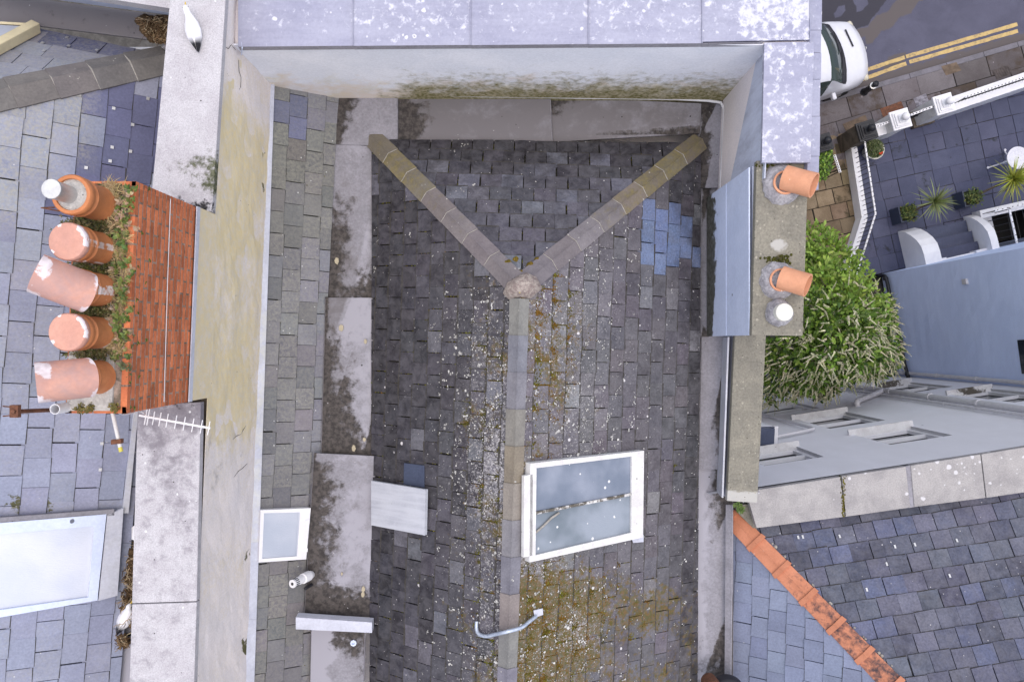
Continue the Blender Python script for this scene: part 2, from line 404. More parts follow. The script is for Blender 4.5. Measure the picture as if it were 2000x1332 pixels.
def wired(name, c1, c2, rough, wire=True):
    n = N(name); b = n.noise(1.6, 3, .5)
    c = n.mix(n.rng(b, .35, .65), c1, c2)
    g = n.noise(1., 4, .6, .3, n.scale(n.pos, (24, 90, 24)))
    if wire:
        w = n.n('ShaderNodeTexWave', wave_type='BANDS', bands_direction='X'); n.l(n.pos, w.inputs[0]); w.inputs['Scale'].default_value = 26
        w2 = n.n('ShaderNodeTexWave', wave_type='BANDS', bands_direction='Y'); n.l(n.pos, w2.inputs[0]); w2.inputs['Scale'].default_value = 26
        k = n.math('MAXIMUM', n.rng(w.outputs[1], .93, 1.), n.rng(w2.outputs[1], .93, 1.))
        c = n.mix(n.math('MULTIPLY', k, .22), c, (.25, .26, .28))
        d, cc = n.vor(14); kk = n.sep(cc)
        sp = n.math('MULTIPLY', n.math('LESS_THAN', kk[0], .22), n.rng(n.math('SUBTRACT', n.math('MULTIPLY', kk[1], .3), d), 0, .05))
        c = n.mix(sp, c, (.62, .63, .65))
    return n.done(c, rough, g, .35, .01, spec=.6)
M['wire_glass'] = wired('wired_glass', (.12, .15, .21), (.24, .27, .34), .22)
M['wire_glass_dark'] = wired('darker_wired_glass', (.10, .13, .16), (.24, .275, .33), .18)  # same wired glass in darker base colours, for the lower pane
M['pale_glass'] = wired('pale_glazing', (.36, .40, .48), (.44, .47, .54), .3, False)
M['bright_glass'] = wired('painted_sky_glazing', (.50, .54, .64), (.58, .61, .69), .25, False)  # pale base colour stands in for reflected sky
M['board'] = weather('bleached_board', (.58, .59, .62), (.48, .49, .53), 3, 40, .1, [(.8, 'streak', (.66, .67, .70), (1.2, 16, 1), 3), (.06, 'spots', (.2, .2, .2), 20, .2)], rough=.8)
M['cream'] = plain('cream_timber', (.60, .53, .35), .6)
M['asphalt'] = weather('asphalt', (.105, .105, .135), (.085, .085, .11), 1.2, 60, .3, [
    (0, 'patch', (.05, .048, .055), 1.4, 8), (1, 'patch', (.115, .10, .09), 2.5, 5), (.05, 'spots', (.2, .2, .2), 9, .15)], rough=.9, bump=.5)
M['yellow'] = weather('yellow_line', (.50, .37, .16), (.43, .31, .14), 6, 60, .2, [(.42, 'patch', (.22, .18, .12), 12, 5)], rough=.85)
M['flag'] = weather('flagstone', (1, 1, 1), (.8, .78, .78), 2, 50, .22, [(0, 'patch', (.10, .08, .06), 2.2, 5), (.1, 'spots', (.35, .33, .33), 9, .3)], True, .9, .3)
M['patio'] = weather('slate_paving', (1, 1, 1), (.82, .83, .86), 3, 40, .18, [(0, 'patch', (.035, .038, .055), 3.6, 8), (.05, 'spots', (.04, .04, .06), 7, .25)], True, .55, .2)
M['sandstone'] = weather('sandstone_paving', (1, 1, 1), (.72, .7, .68), 2.4, 50, .25, [(0, 'patch', (.055, .05, .035), 3, 6)], True, .9, .4)
M['soil'] = plain('dark_soil', (.03, .026, .02), 1., .3)
M['ground'] = plain('ground', (.09, .085, .08), 1., .2)
M['kerb'] = weather('kerb_stone', (.21, .20, .22), (.16, .155, .165), 3, 50, .2, rough=.9)
M['pot_white'] = plain('cream_pot', (.60, .60, .55), .6)
M['planter'] = plain('charcoal_planter', (.035, .045, .075), .5)
M['van'] = plain('white_car_paint', (.60, .61, .66), .25, .02, spec=.5)
M['van_glass'] = N('windscreen').done((.045, .065, .062), .05, spec=.6)
M['trim'] = plain('black_trim', (.02, .02, .026), .5)
M['lamp'] = plain('headlamp', (.62, .58, .46), .15)
M['rubber'] = plain('tyre_rubber', (.015, .015, .016), .85)
M['skin_white'] = weather('gull_feathers', (1, 1, 1), (.93, .93, .95), 9, 60, .06, usecol=True, rough=.75)
M['bark'] = plain('bark', (.11, .085, .06), .95, .3)
M['cast'] = weather('cast_white', (.70, .70, .74), (.6, .6, .66), 20, 50, .1, [(.5, 'spots', (.24, .24, .33), 55, .34)], rough=.5)
# ================================================================ slates
def slates(mb, pl, regs, w, g, colf, gap=.007, th=.013, seed=1, s0=0., t0=0., hb=.004, wf=None, tone=None, stagger=.5, skip=None, moss=None, dirt_shade=0., lap=.03):
    """courses of slates on a plane, clipped to convex regions (st coordinates); colf(px, py, i, j) -> colour"""
    rr = random.Random(seed)
    ss = [p[0] for r in regs for p in r]; ts = [p[1] for r in regs for p in r]
    i0, i1 = int((min(ts) - t0) / g) - 2, int((max(ts) - t0) / g) + 2
    for i in range(i0, i1):
        o = (i % 2) * stagger * w + rr.uniform(-.02, .02)
        j0, j1 = int((min(ss) - s0 - o) / w) - 2, int((max(ss) - s0 - o) / w) + 2
        for j in range(j0, j1):
            a = s0 + o + j * w + rr.uniform(-.005, .005); b = a + w - gap * rr.uniform(.5, 1.6)
            lo = t0 + i * g + rr.uniform(-.008, .008); hi = t0 + (i + 1) * g + lap
            sk = rr.uniform(-.006, .006)
            quad = [(a, lo + sk), (b, lo - sk), (b, hi), (a, hi)]
            h0 = th * rr.uniform(.8, 1.35); tw = rr.uniform(-.003, .003)
            px, py = proj(pl.pt((a + b) / 2, (lo + hi) / 2))
            cc = colf(px, py, i, j, rr)
            if cc is None: continue
            wk = rr.random(); wfx = (lambda p: wf(*proj(p), wk)) if wf else (lambda p: (0, 0, 0))
            for rg in regs:
                q = clip(quad, rg)
                if len(q) < 3: continue
                def hh(s, t): return hb + h0 * max(0., 1 - (t - lo) / g) + tw * ((s - a) / w * 2 - 1)
                top = [pl.pt(s, t, hh(s, t)) for s, t in q]; bot = [pl.pt(s, t, -.03) for s, t in q]
                n = len(q)
                if dirt_shade:
                    g2 = clip([(a, lo - dirt_shade * rr.uniform(.4, 1.5)), (b, lo - dirt_shade * rr.uniform(.4, 1.5)), (b, lo + .01), (a, lo + .01)], rg)
                    if len(g2) > 2: mb.add([pl.pt(s, t, hb + .0035 + h0 * .12) for s, t in g2], [tuple(range(len(g2)))], (.05, .047, .038))  # dark strip paints the shadow gap and packed dirt below the tail
                mb.add(top + bot, [tuple(range(n))] + [(k, k + n, (k + 1) % n + n, (k + 1) % n) for k in range(n)], cc, [wfx(p) for p in top] * 2)
            if moss: moss(pl, a, b, lo, hi, px, py, rr)
def deck(mb, pl, regs, h=-.02):
    for rg in regs: mb.add([pl.pt(s, t, h) for s, t in rg], [tuple(range(len(rg)))], (.045, .042, .035))

TL = .0323
dM = V3((TL, 1, 0)).normalized(); eM = V3((1, -TL, 0)).normalized()
R0 = V3((.084, .595, 11.35))
ML = Plane(R0, eM, .70); MR = Plane(R0, -eM, .63); MF = Plane(R0, -dM, .70)
VW = V3((1, -.042, 0)).normalized()
VP = Plane((-3.06, 0, 10.5), -VW, .70)

house = thing('terraced_house', V3((0, 0, 0)), 'terraced house with a dark mossy hipped slate roof sunk between parapet walls', 'house')
mb = MB(); mb.box(-3.0, 3.02, -9.5, 3.6, -.1, 9.35, (1, 1, 1)); mb.build('house_wall', M['render'], house)

cornL = R0 + 1.88 * (dM - eM); cornL.z = R0.z - 1.88 * .7
cornR = R0 + 2.0 * dM + 2.222 * eM; cornR.z = R0.z - 1.4
far = R0 - dM * 6.2
regML = [ML.st(p) for p in (R0, far, ML.hit(722, 1560), ML.hit(728, 300), cornL)]
regMR = [MR.st(p) for p in (R0, cornR, MR.hit(1368, 300), MR.hit(1360, 1560), far)]
regMF = [MF.st(p) for p in (R0, cornL, cornR)]
ML.regs, MR.regs, MF.regs = [regML], [regMR], [regMF]
def V3px(*a): return [VP.hst(*p) for p in a]
wl = lambda py: 520 - (py - 155) * 40 / 1177 + 6
regV = [V3px((wl(130), 130), (668, 160), (660, 282), (wl(282), 282)), V3px((wl(282), 282), (655, 282), (640, 580), (wl(580), 580)),
        V3px((wl(580), 580), (634, 580), (629, 885), (wl(885), 885)), V3px((wl(885), 885), (614, 885), (598, 1200), (wl(1200), 1200)),
        V3px((wl(1200), 1200), (607, 1200), (603, 1500), (wl(1500), 1500))]
VP.regs = regV
mossM = MB()
def mosscol(k):
    if k < .55: return jit((.09, .082, .016), .3, .15)
    if k < .85: return jit((.15, .135, .022), .3, .12)
    return jit((.19, .105, .022), .3, .15)
def mossblob(pl, s, t, r, k=None, rr=random):
    if not any(inpoly((s, t), rg) for rg in pl.regs): return
    p = pl.pt(s, t, .004); mossM.lump(p, pl.n, r, r * rr.uniform(.25, .55), mosscol(rr.random() if k is None else k))

lichM = MB()
M['lichen'] = weather('lichen_crust', (1, 1, 1), (.85, .85, .84), 30, 90, .25, usecol=True, rough=.95)
def lichen(pl, a, b, lo, hi, n, rr):
    # pale crusts of lichen of all sizes lying on the slates
    for q in range(n):
        s0, t0 = rr.uniform(a, b), rr.uniform(lo, hi); r = .0022 + .010 * rr.random() ** 4 + (.012 * rr.random() if rr.random() < .035 else 0)
        for e in range(1 if rr.random() < .6 else rr.randint(2, 5)):
            s_, t_ = s0 + rr.gauss(0, r * 1.6) * (e > 0), t0 + rr.gauss(0, r * 1.6) * (e > 0)
            if not any(inpoly((s_, t_), rg) for rg in pl.regs): continue
            h = .008 + .022 * max(0, 1 - (t_ - lo) / .22); g = rr.uniform(.22, .62); k = rr.randint(5, 7); f0 = rr.random() * 6
            lichM.add([pl.pt(s_ + math.cos(f0 + 6.2832 * i / k) * r * rr.uniform(.6, 1.3), t_ + math.sin(f0 + 6.2832 * i / k) * r * rr.uniform(.6, 1.3), h) for i in range(k)], [tuple(range(k))], (g, g * .99, g * .965))
def mosscluster(pl, a, b, lo, hi, n, rr):
    # cushions of moss: tight groups of small lumps that share a colour
    for q in range(n):
        s0, t0 = rr.uniform(a, b), rr.uniform(lo, hi)
        if rr.random() < .5: s0 = rr.choice((a, b)) + rr.gauss(0, .012)
        sg, m = rr.uniform(.008, .026), rr.randint(5, 18); px, py = proj(pl.pt(s0, t0)); hue = clamp(.45 + .8 * fbm(px * .03, py * .03, 1.7) + rr.gauss(0, .14))
        cb = cmix((.078, .070, .014), (.15, .080, .017), sstep(.30, .75, hue + (.18 if px > 1010 else -.22))) if rr.random() > .12 else (.15, .14, .026)
        for e in range(m):
            s_, t_ = s0 + rr.gauss(0, sg), t0 + rr.gauss(0, sg * 1.2)
            if not any(inpoly((s_, t_), rg) for rg in pl.regs): continue
            r = rr.uniform(.005, .013); mossM.lump(pl.pt(s_, t_, .004), pl.n, r, r * rr.uniform(.4, .9), jit(cb, .28, .08), 5)
NEWB = s8(92, 108, 142, .95)
def c_ml(px, py, i, j, rr):
    near = sstep(720, 1000, px); k = rr.random()
    base = cmix((.05, .05, .062), (.098, .096, .106), near * .85 + .15 * k)
    if k > .93: base = (.15, .155, .175)
    if k < .22: base = tuple(x * .62 for x in base)
    return jit(base, .16, .04)
def w_ml(px, py, k):
    near = sstep(780, 980, px) * sstep(420, 640, py)
    return (clamp(.22 + .20 * near + .07 * fbm(px * .007, py * .007, 5.)), clamp(.18 + .24 * near + .25 * fbm(px * .014, py * .014, 3.1)), clamp(.75 - .55 * sstep(725, 860, px) + .25 * k))
def moss_ml(pl, a, b, lo, hi, px, py, rr):
    near = sstep(740, 960, px)
    lichen(pl, a, b, lo, hi, int((1.5 + 34 * sstep(790, 965, px) ** 1.5 * sstep(470, 640, py)) * clamp(.9 + .7 * fbm(px * .015, py * .015, 4.4), .15, 2)), rr)
    # moss packed into the side joints and along the tails
    if rr.random() < .62:
        n = rr.randint(3, 8)
        for q in range(n):
            if rr.random() < .8: mossblob(pl, b + .004 + rr.uniform(-.006, .006), lo + (hi - lo) * (q + rr.random()) / n, rr.uniform(.006, .014), rr.uniform(0, .9), rr)
    if rr.random() < .12 + .2 * near:
        for q in range(rr.randint(3, 10)): mossblob(pl, rr.uniform(a, b), lo + rr.uniform(-.016, .004), rr.uniform(.007, .016), None, rr)
    cl = .8 * fbm(px * .014, py * .014, 3.1) + .95 * sstep(840, 950, px) * sstep(560, 680, py) - .50
    if cl > 0:
        mosscluster(pl, a, b, lo, hi, int(42 * min(cl, .75) + rr.random()), rr)
mb = MB(); dk = MB()
slates(mb, ML, [regML], .262, .222, c_ml, .010, .015, 3, dirt_shade=.026, wf=w_ml, moss=moss_ml, t0=.05); deck(dk, ML, [regML])
o = mb.build('roof_slope', M['slate'], house); tag(o, 'dark mossy slate slope left of the ridge')

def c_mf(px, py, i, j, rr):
    k = rr.random(); base = cmix((.05, .05, .058), (.14, .145, .17), sstep(300, 360, py) * (.35 + .65 * k * k))  # top courses darker: the front parapet's shade is put into the colour
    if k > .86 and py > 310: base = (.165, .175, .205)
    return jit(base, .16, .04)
def w_mf(px, py, k): return (.03 + .1 * k, .16 + .2 * fbm(px * .02, py * .02, 8.), clamp(.95 - .5 * sstep(290, 400, py)))  # last weight adds to the same painted shade
def moss_mf(pl, a, b, lo, hi, px, py, rr):
    lichen(pl, a, b, lo, hi, rr.choice((0, 1, 2, 3)), rr)
    if rr.random() < .5:
        for q in range(7):
            if rr.random() < .7: mossblob(pl, b + .004, lo + (hi - lo) * rr.random(), rr.uniform(.005, .012), rr.uniform(0, .6), rr)
    if rr.random() < .35:
        for q in range(8): mossblob(pl, rr.uniform(a, b), lo + rr.uniform(-.014, 0), rr.uniform(.005, .011), rr.uniform(0, .6), rr)
mb = MB(); slates(mb, MF, [regMF], .265, .215, c_mf, .012, .016, 5, dirt_shade=.024, wf=w_mf, moss=moss_mf); deck(dk, MF, [regMF])
o = mb.build('roof_slope', M['slate'], house); tag(o, 'triangular hipped slope of dark bluish slates')

patchN = [(1253, 385), (1278, 385), (1300, 400), (1326, 400), (1347, 430), (1347, 480), (1370, 486), (1370, 527), (1322, 502), (1322, 520), (1300, 538), (1276, 538), (1253, 515)]
def c_mr(px, py, i, j, rr):
    if inpoly((px, py), patchN): return jit((.165, .225, .36), .1, .03)
    near = 1 - sstep(1060, 1340, px); k = rr.random()
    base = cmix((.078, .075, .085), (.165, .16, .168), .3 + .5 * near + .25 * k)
    if px > 1300 and py < 420 or px > 1335: base = tuple(x * .55 for x in base)  # shade of parapets and chimney painted in as darker slates
    if k > .95: base = (.21, .21, .215)
    return jit(base, .15, .05)
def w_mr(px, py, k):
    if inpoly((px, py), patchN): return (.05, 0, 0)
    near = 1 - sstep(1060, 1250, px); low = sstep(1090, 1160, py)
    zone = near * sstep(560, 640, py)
    return (clamp(.27 + .12 * (1 - sstep(1120, 1330, px)) + .08 * fbm(px * .007, py * .007, 6.)), clamp(.14 + .30 * zone + .30 * low + .22 * fbm(px * .016, py * .016, 7.7)), clamp(.15 + .7 * sstep(1290, 1370, px)))  # last weight deepens the painted shade towards the right edge
def moss_mr(pl, a, b, lo, hi, px, py, rr):
    if inpoly((px, py), patchN): return
    lichen(pl, a, b, lo, hi, int((4 + 26 * (1 - sstep(1050, 1310, px)) * sstep(350, 560, py + (1300 - px) * .3)) * clamp(.9 + .8 * fbm(px * .015, py * .015, 6.4), .12, 2)), rr)
    near = 1 - sstep(1050, 1150, px); low = sstep(1085, 1140, py) * (1 - sstep(1150, 1290, px + (py - 1100) * .2))
    top = (1 - sstep(640, 760, py)) * sstep(540, 580, py) * (1 - sstep(1090, 1180, px))
    cl = .75 * fbm(px * .016, py * .016, 7.7) + 1.05 * near + 1.0 * low + .95 * top - .52
    if 1020 < px < 1262 and 880 < py < 1100: cl = min(cl, .1)
    if cl > 0:
        mosscluster(pl, a, b, lo, hi, int(60 * min(cl, .85) + rr.random()), rr)
    if rr.random() < .10:
        for q in range(5): mossblob(pl, b + .003, rr.uniform(lo, hi), rr.uniform(.005, .011), rr.uniform(0, .6), rr)
mb = MB(); slates(mb, MR, [regMR], .268, .214, c_mr, .007, .011, 8, dirt_shade=.021, wf=w_mr, moss=moss_mr); deck(dk, MR, [regMR])
o = mb.build('roof_slope', M['slate'], house); tag(o, 'lichen speckled slate slope right of the ridge')

newV = [(546, 160), (605, 175), (605, 262), (570, 262), (570, 232), (542, 232)]
def c_v(px, py, i, j, rr):
    if inpoly((px, py), newV): return jit((.155, .17, .25), .12, .03)
    k = rr.random(); base = cmix((.15, .148, .155), (.205, .20, .21), k)
    if px > 612 - (py - 300) * .02 or px > 600: base = (.20, .20, .225)
    if 250 < py < 480: base = cmix(base, (.15, .148, .125), .6)
    if py > 980: base = cmix(base, (.155, .15, .15), .6)
    return jit(base, .12, .04)
def w_v(px, py, k): return (.08 + .05 * k, .10 + .2 * fbm(px * .03, py * .03, 2.) + (.14 if py > 1080 or 250 < py < 470 else 0), .1 + .35 * k)
def moss_v(pl, a, b, lo, hi, px, py, rr):
    if rr.random() < .3:
        for q in range(6): mossblob(pl, rr.uniform(a, b), lo + rr.uniform(-.014, .0), rr.uniform(.004, .009), rr.uniform(0, .5), rr)
    if rr.random() < .14 and (300 < py < 480 or py > 880):
        for q in range(14): mossblob(pl, rr.gauss((a + b) / 2, .03), rr.gauss((lo + hi) / 2, .03), rr.uniform(.006, .013), rr.uniform(0, .6), rr)
mb = MB(); slates(mb, VP, regV, .268, .232, c_v, .007, .013, 11, dirt_shade=.008, wf=w_v, moss=moss_v, t0=-.02, s0=.1); deck(dk, VP, regV)
o = mb.build('roof_slope', M['slate_light'], house); tag(o, 'narrow grey slate slope against the party wall')
dk.build('roof_deck', M['moss'], house)
for (px, py, r) in [(992, 514, .034), (1007, 508, .03), (1016, 534, .03), (1034, 519, .036), (1050, 508, .028)]:
    p = MF.hit(px, py, .01)
    for q in range(5): mossM.lump(p + V3((U(-.02, .02), U(-.02, .02), 0)), MF.n, r, r * .8, jit((.13, .09, .02), .2))
tag(mossM.build('moss', M['moss'], house, 50), None, None, None, 'stuff')

tag(lichM.build('lichen', M['lichen'], house), None, None, None, 'stuff')
# ---------------------------------------------------------------- ridge and hip tiles
def vtile(mb, p, q, sideL, sideR, wid, c, th=.022, lift=.03, w=(0, 0, 0), w2=None, collar=0):
    """angled tile from p to q on a ridge line, wings running down along sideL / sideR"""
    p, q = V3(p), V3(q); d = (q - p).normalized(); up = d.cross(V3((0, 0, 1))).cross(d).normalized()
    if up.z < 0: up = -up
    vs = []; ws = []
    for e, (pt, k) in enumerate(((p, 1.), (q, 1.06))):
        for lay in (0, 1):
            o = up * (lift + .012 * e - th * lay)
            sl = [pt + sideL * wid * k, pt + sideL * wid * k * .55, pt + sideL * wid * .12, pt + up * .006, pt + sideR * wid * .12, pt + sideR * wid * k * .55, pt + sideR * wid * k]
            vs += [x + o for x in sl]; ws += [w] * 7
    n = 7; fs = []
    for k in range(6):
        fs.append((k, k + 1, 2 * n + k + 1, 2 * n + k)); fs.append((n + k, 3 * n + k, 3 * n + k + 1, n + k + 1))
        fs.append((k, n + k, n + k + 1, k + 1)); fs.append((2 * n + k, 2 * n + k + 1, 3 * n + k + 1, 3 * n + k))
    fs += [(0, 2 * n, 3 * n, n), (6, n + 6, 3 * n + 6, 2 * n + 6)]
    mb.add(vs, fs, c, ws)
def hipline(p, q, n, sl, sr, wid, cf, mat, parent, seal=None, wfun=None, f0=0.):
    for k in range(n):
        a = V3(p).lerp(V3(q), (k + .012) / n); b = V3(p).lerp(V3(q), (k + 1.03) / n)
        mb = MB(); vtile(mb, a, b, sl, sr, wid, cf(k), w=wfun(k) if wfun else (0, 0, 0))
        t = mb.build('ridge_tile', mat, parent, 25)
        if seal:
            ms = MB(); up = V3((0, 0, 1))
            e = b + (a - b) * .035
            ms.tube([e + sl * wid * 1.0 + up * .034, e + sl * wid * .5 + up * .037, e + up * .040, e + sr * wid * .5 + up * .037, e + sr * wid + up * .034], .005, 6)
            ms.build('mortar_joint', M['sealant'], t, 40)
def tdir(pl, hip, inward):
    """unit direction in plane pl perpendicular to the hip line, pointing to the side of inward"""
    h = hip.normalized(); v = pl.n.cross(h).normalized()
    return v if v.dot(inward) > 0 else -v
hL = cornL - R0; hR = cornR - R0
rt = [(.23, .21, .22), (.24, .235, .27), (.20, .195, .20), (.25, .215, .17), (.18, .18, .215), (.22, .215, .22)]
hipline(cornL + hL.normalized() * .1, R0 + hL.normalized() * .12, 7, tdir(ML, hL, V3((-1, -1, 0))), tdir(MF, hL, V3((1, 1, 0))), .135,
        lambda k: jit((.20, .18, .15) if k < 3 else (.20, .18, .18), .10), M['ridge'], house, True, lambda k: ([.36, .56, .46, .34, .3, .2, .2][k], 0, 0))
hipline(cornR + hR.normalized() * .08, R0 + hR.normalized() * .12, 8, tdir(MR, hR, V3((1, -1, 0))), tdir(MF, hR, V3((-1, 1, 0))), .135,
        lambda k: jit((.20, .18, .15) if k < 4 else (.20, .185, .19), .10), M['ridge'], house, True, lambda k: ([.5, .54, .54, .46, .36, .25, .2, .2][k], 0, 0))
rL = tdir(ML, dM, V3((-1, 0, 0))); rR = tdir(MR, dM, V3((1, 0, 0)))
tl = .405; zr = 0
for k in range(13):
    a = R0 - dM * (.13 + tl * k); b = R0 - dM * (.13 + tl * (k + 1.02))
    mb = MB(); vtile(mb, b, a, rL, rR, .125, jit([(.245, .235, .225), (.215, .212, .25), (.235, .23, .245), (.26, .24, .22), (.26, .225, .175), (.26, .235, .205), (.24, .235, .25), (.215, .212, .24), (.25, .225, .205)][k % 9], .06), w=(.1, .05, 0))
    mb.build('ridge_tile', M['ridge'], house, 25)
# stone cap where the hips meet
mb = MB(); up = V3((0, 0, 1)); cp = []
for px, py in ((982, 572), (990, 552), (1008, 541), (1028, 531), (1048, 540), (1060, 562), (1038, 582), (993, 584)):
    q = P(px, py, 8.62); d = math.hypot(q.x - R0.x, q.y - R0.y); q.z = R0.z + .05 - d * .42; cp.append(q)
c0 = R0 + V3((0, .0, .10)); inner = [c0 + (q - c0) * .5 + V3((0, 0, .045)) for q in cp]; low = [q - V3((0, 0, .10)) for q in cp]; n = len(cp)
mb.add([c0 + V3((0, 0, .02))] + inner + cp + low, [(0, 1 + k, 1 + (k + 1) % n) for k in range(n)] + [(1 + k, 1 + n + k, 1 + n + (k + 1) % n, 1 + (k + 1) % n) for k in range(n)] +
       [(1 + n + k, 1 + 2 * n + k, 1 + 2 * n + (k + 1) % n, 1 + n + (k + 1) % n) for k in range(n)])
mb.build('ridge_cap', M['cap_stone'], house, 60)

# ---------------------------------------------------------------- lead gutters
def leadquad(pts, D, wf, name='lead_gutter', mat='lead', parent=None, nu=14, nv=40, th=.03, rim=None):
    """a gutter sheet from four picture points at depth(s) D, with rolled edges on the u = 0 / u = 1 sides"""
    Ds = D if isinstance(D, (list, tuple)) else [D] * 4
    A, B, C, E = [P(p[0], p[1], d) for p, d in zip(pts, Ds)]
    mb = MB(); mb.sheet(A, B, C, E, nu, nv, wf, th, bump=.012)
    r = rim if rim is not None else .012
    if r:
        mb.tube([A.lerp(E, k / 8) + V3((0, 0, r * .6)) for k in range(9)], r, 8, w=(.2, 0, 0)); mb.tube([B.lerp(C, k / 8) + V3((0, 0, r * .6)) for k in range(9)], r, 8, w=(.2, 0, 0))
    return mb.build(name, M[mat], parent or house, 50)
def edge(u, v, a=.25, k=1.): return k * clamp(1 - u / a)
leadquad([(651, 281), (726, 288), (728, 583), (640, 583)], 10.04, lambda u, v: (.2 + .3 * (u > .45), .3 + .28 * (u < .5) * sstep(.05, .35, v) , clamp(edge(u, v, .16) * sstep(.08, .2, v) * .62 + sstep(.85, 1, v) * .45 + .3 * (u > .8) * (v > .4) + .12)))
leadquad([(637, 582), (728, 582), (734, 890), (629, 890)], 9.97, lambda u, v: (.35 + .2 * (u > .5), .25 + .3 * (u < .45), clamp(edge(u, v, .13) * .62 + sstep(.9, 1, v) * .55 + .45 * (u > .85) * (v > .6) + .12)))
leadquad([(615, 884), (733, 890), (727, 1203), (596, 1197)], 9.88, lambda u, v: (.42 + .1 * (u > .6), .35, clamp(edge(u, v, .10) * .62 + sstep(.90, 1, v) * .85 + .4 * (u > .85) * (v > .75) + .1)))
leadquad([(610, 1215), (713, 1222), (706, 1500), (604, 1500)], 9.92, lambda u, v: (.75 * (u < .7), .1, clamp(.55 * sstep(.7, .95, u) * (1 - sstep(.2, .6, v)) + .7 * (1 - sstep(0, .06, v)) * (u > .3))), mat='lead')
# raised saddle across the gutter
A, B, C, E = P(583, 1196, 9.72), P(730, 1206, 9.72), P(730, 1226, 9.74), P(583, 1219, 9.74)
mb = MB(); mb.sheet(A, B, C, E, 24, 3, None, .12, bump=.012); mb.build('gutter_saddle', M['lead_light'], house, 40)
mb = MB(); p = P(691, 1254, 9.90); mb.lathe(p, [(.03, 0), (.04, .01), (.04, .03), (.018, .034), (.015, .012)], 8); mb.build('outlet_cap', M['lead_blue'], house, 40)
# front gutter behind the parapet
leadquad([(664, 186), (776, 188), (776, 288), (654, 283)], 10.02, lambda u, v: (.25, .12, clamp(1.0 - u * 3.2 + (.5 - v) * .3)), nu=30, nv=20)
leadquad([(772, 187), (1074, 191), (1078, 282), (776, 287)], 10.06, lambda u, v: (.08, .62, clamp((1 - u * 6) * .95 + .2 * (v < .15))), nu=50, nv=20)
leadquad([(1074, 191), (1368, 204), (1366, 262), (1080, 279)], 10.12, lambda u, v: (.40 * (u > .4), .5 + .2 * (u < .35), clamp(.75 * (1 - sstep(.05, .42, u)) * (1 - v * .75) + .8 * sstep(.55, 1., u) * sstep(.55, .85, v))), nu=50, nv=20)
leadquad([(1364, 203), (1411, 206), (1408, 368), (1364, 368)], 10.17, lambda u, v: (.15, .2, clamp(.95 * (1 - sstep(.0, .35, v)) * (u < .8) + .95 * (1 - sstep(.1, .5, u)) * sstep(.3, .5, v))), nu=16, nv=40)
leadquad([(1368, 366), (1400, 366), (1396, 658), (1368, 658)], 10.24, lambda u, v: (.1, .35, clamp(1.1 - abs(u - .3) * 2.4)), nu=16, nv=50)
leadquad([(1370, 654), (1424, 654), (1412, 916), (1364, 916)], 10.30, lambda u, v: (.35 * (u < .5), .15, clamp(1.05 * sstep(.35, .8, u) * (1 - sstep(.75, 1, v)) * sstep(.04, .15, v))), nu=18, nv=50)
leadquad([(1364, 912), (1430, 912), (1430, 1400), (1350, 1400)], 10.36, lambda u, v: (.72 * (1 - sstep(.35, .7, u)), .25, clamp(.9 * sstep(.45, .7, u) * (1 - sstep(.1, .2, v)) + .95 * sstep(.4, .65, u) * sstep(.42, .58, v) + .5 * sstep(.6, .8, v))), nu=22, nv=80)
leadquad([(1419, 985), (1430, 985), (1426, 1400), (1416, 1400)], [10.26, 10.22, 10.22, 10.26], lambda u, v: (.3, .05, .1), 'lead_upstand', 'lead', nu=4, nv=40)
# white cement fillet at the foot of the parapet
mb = MB(); pts = [P(px, py + U(-1, 1), 9.93 + (px - 870) * .00028) for px, py in [(870, 187), (950, 188), (1040, 188), (1130, 190), (1230, 192), (1320, 194), (1380, 196), (1408, 200)]] + [P(1415, 215, 10.04), P(1412, 290, 10.04), P(1407, 372, 10.05)]
mb.tube(pts, .02, 6); mb.build('cement_fillet', M['white'], house, 60)
# lead flashing down the party wall
for k in range(8):
    y0, y1 = 158 + k * 150, 158 + (k + 1) * 150 + 3
    A, B = VP.hit(wl(y0) - 14, y0, .035), VP.hit(wl(y0) + 9, y0, .03); C, E = VP.hit(wl(y1) + 9, y1, .025), VP.hit(wl(y1) - 14, y1, .03)
    mb = MB(); mb.sheet(A, B, C, E, 6, 20, lambda u, v: (.45 if 500 < y0 < 1000 else .1, .08, 0), .03, bump=.006); mb.build('lead_flashing', M['lead_light'], house, 40)

# ---------------------------------------------------------------- skylight on the right slope
sky = bpy.data.objects.new('skylight', None); col.objects.link(sky); sky.parent = house; sky['label'] = 'white framed two pane skylight with wired glass'
def onp(pl, pts, h): return [pl.hit(x, y, h) for x, y in pts]
def frame4(pl, outer, inner, h0, h1, name, mat, parent):
    O = onp(pl, outer, h1); I = onp(pl, inner, h1); d = -pl.n * (h1 - h0)
    mb = MB(); n = len(O)
    for k in range(n):
        mb.prism([O[k], O[(k + 1) % n], I[(k + 1) % n], I[k]], 0, w=(0, .22, 0), down=d)
    return mb.build(name, mat, parent)
so = [(1036, 905), (1258, 880), (1256, 1049), (1034, 1098)]; si = [(1048, 914), (1234, 891), (1233, 1040), (1046, 1084)]
frame4(MR, so, si, -.02, .11, 'frame', M['white_dirty'], sky)
mb = MB(); q = onp(MR, [(1047, 913), (1235, 890), (1236, 961), (1047, 1000)], .085); mb.prism(q, .012); mb.build('pane', M['wire_glass'], sky)
mb = MB(); q = onp(MR, [(1047, 1002), (1236, 964), (1234, 1041), (1045, 1085)], .085); mb.prism(q, .012); mb.build('pane', M['wire_glass_dark'], sky)
mb = MB(); a, b = MR.hit(1044, 1002, .095), MR.hit(1246, 962, .095); mb.bar(a, b, .015, .014, w=(0, .52, 0)); mb.build('glazing_bar', M['white_dirty'], sky)
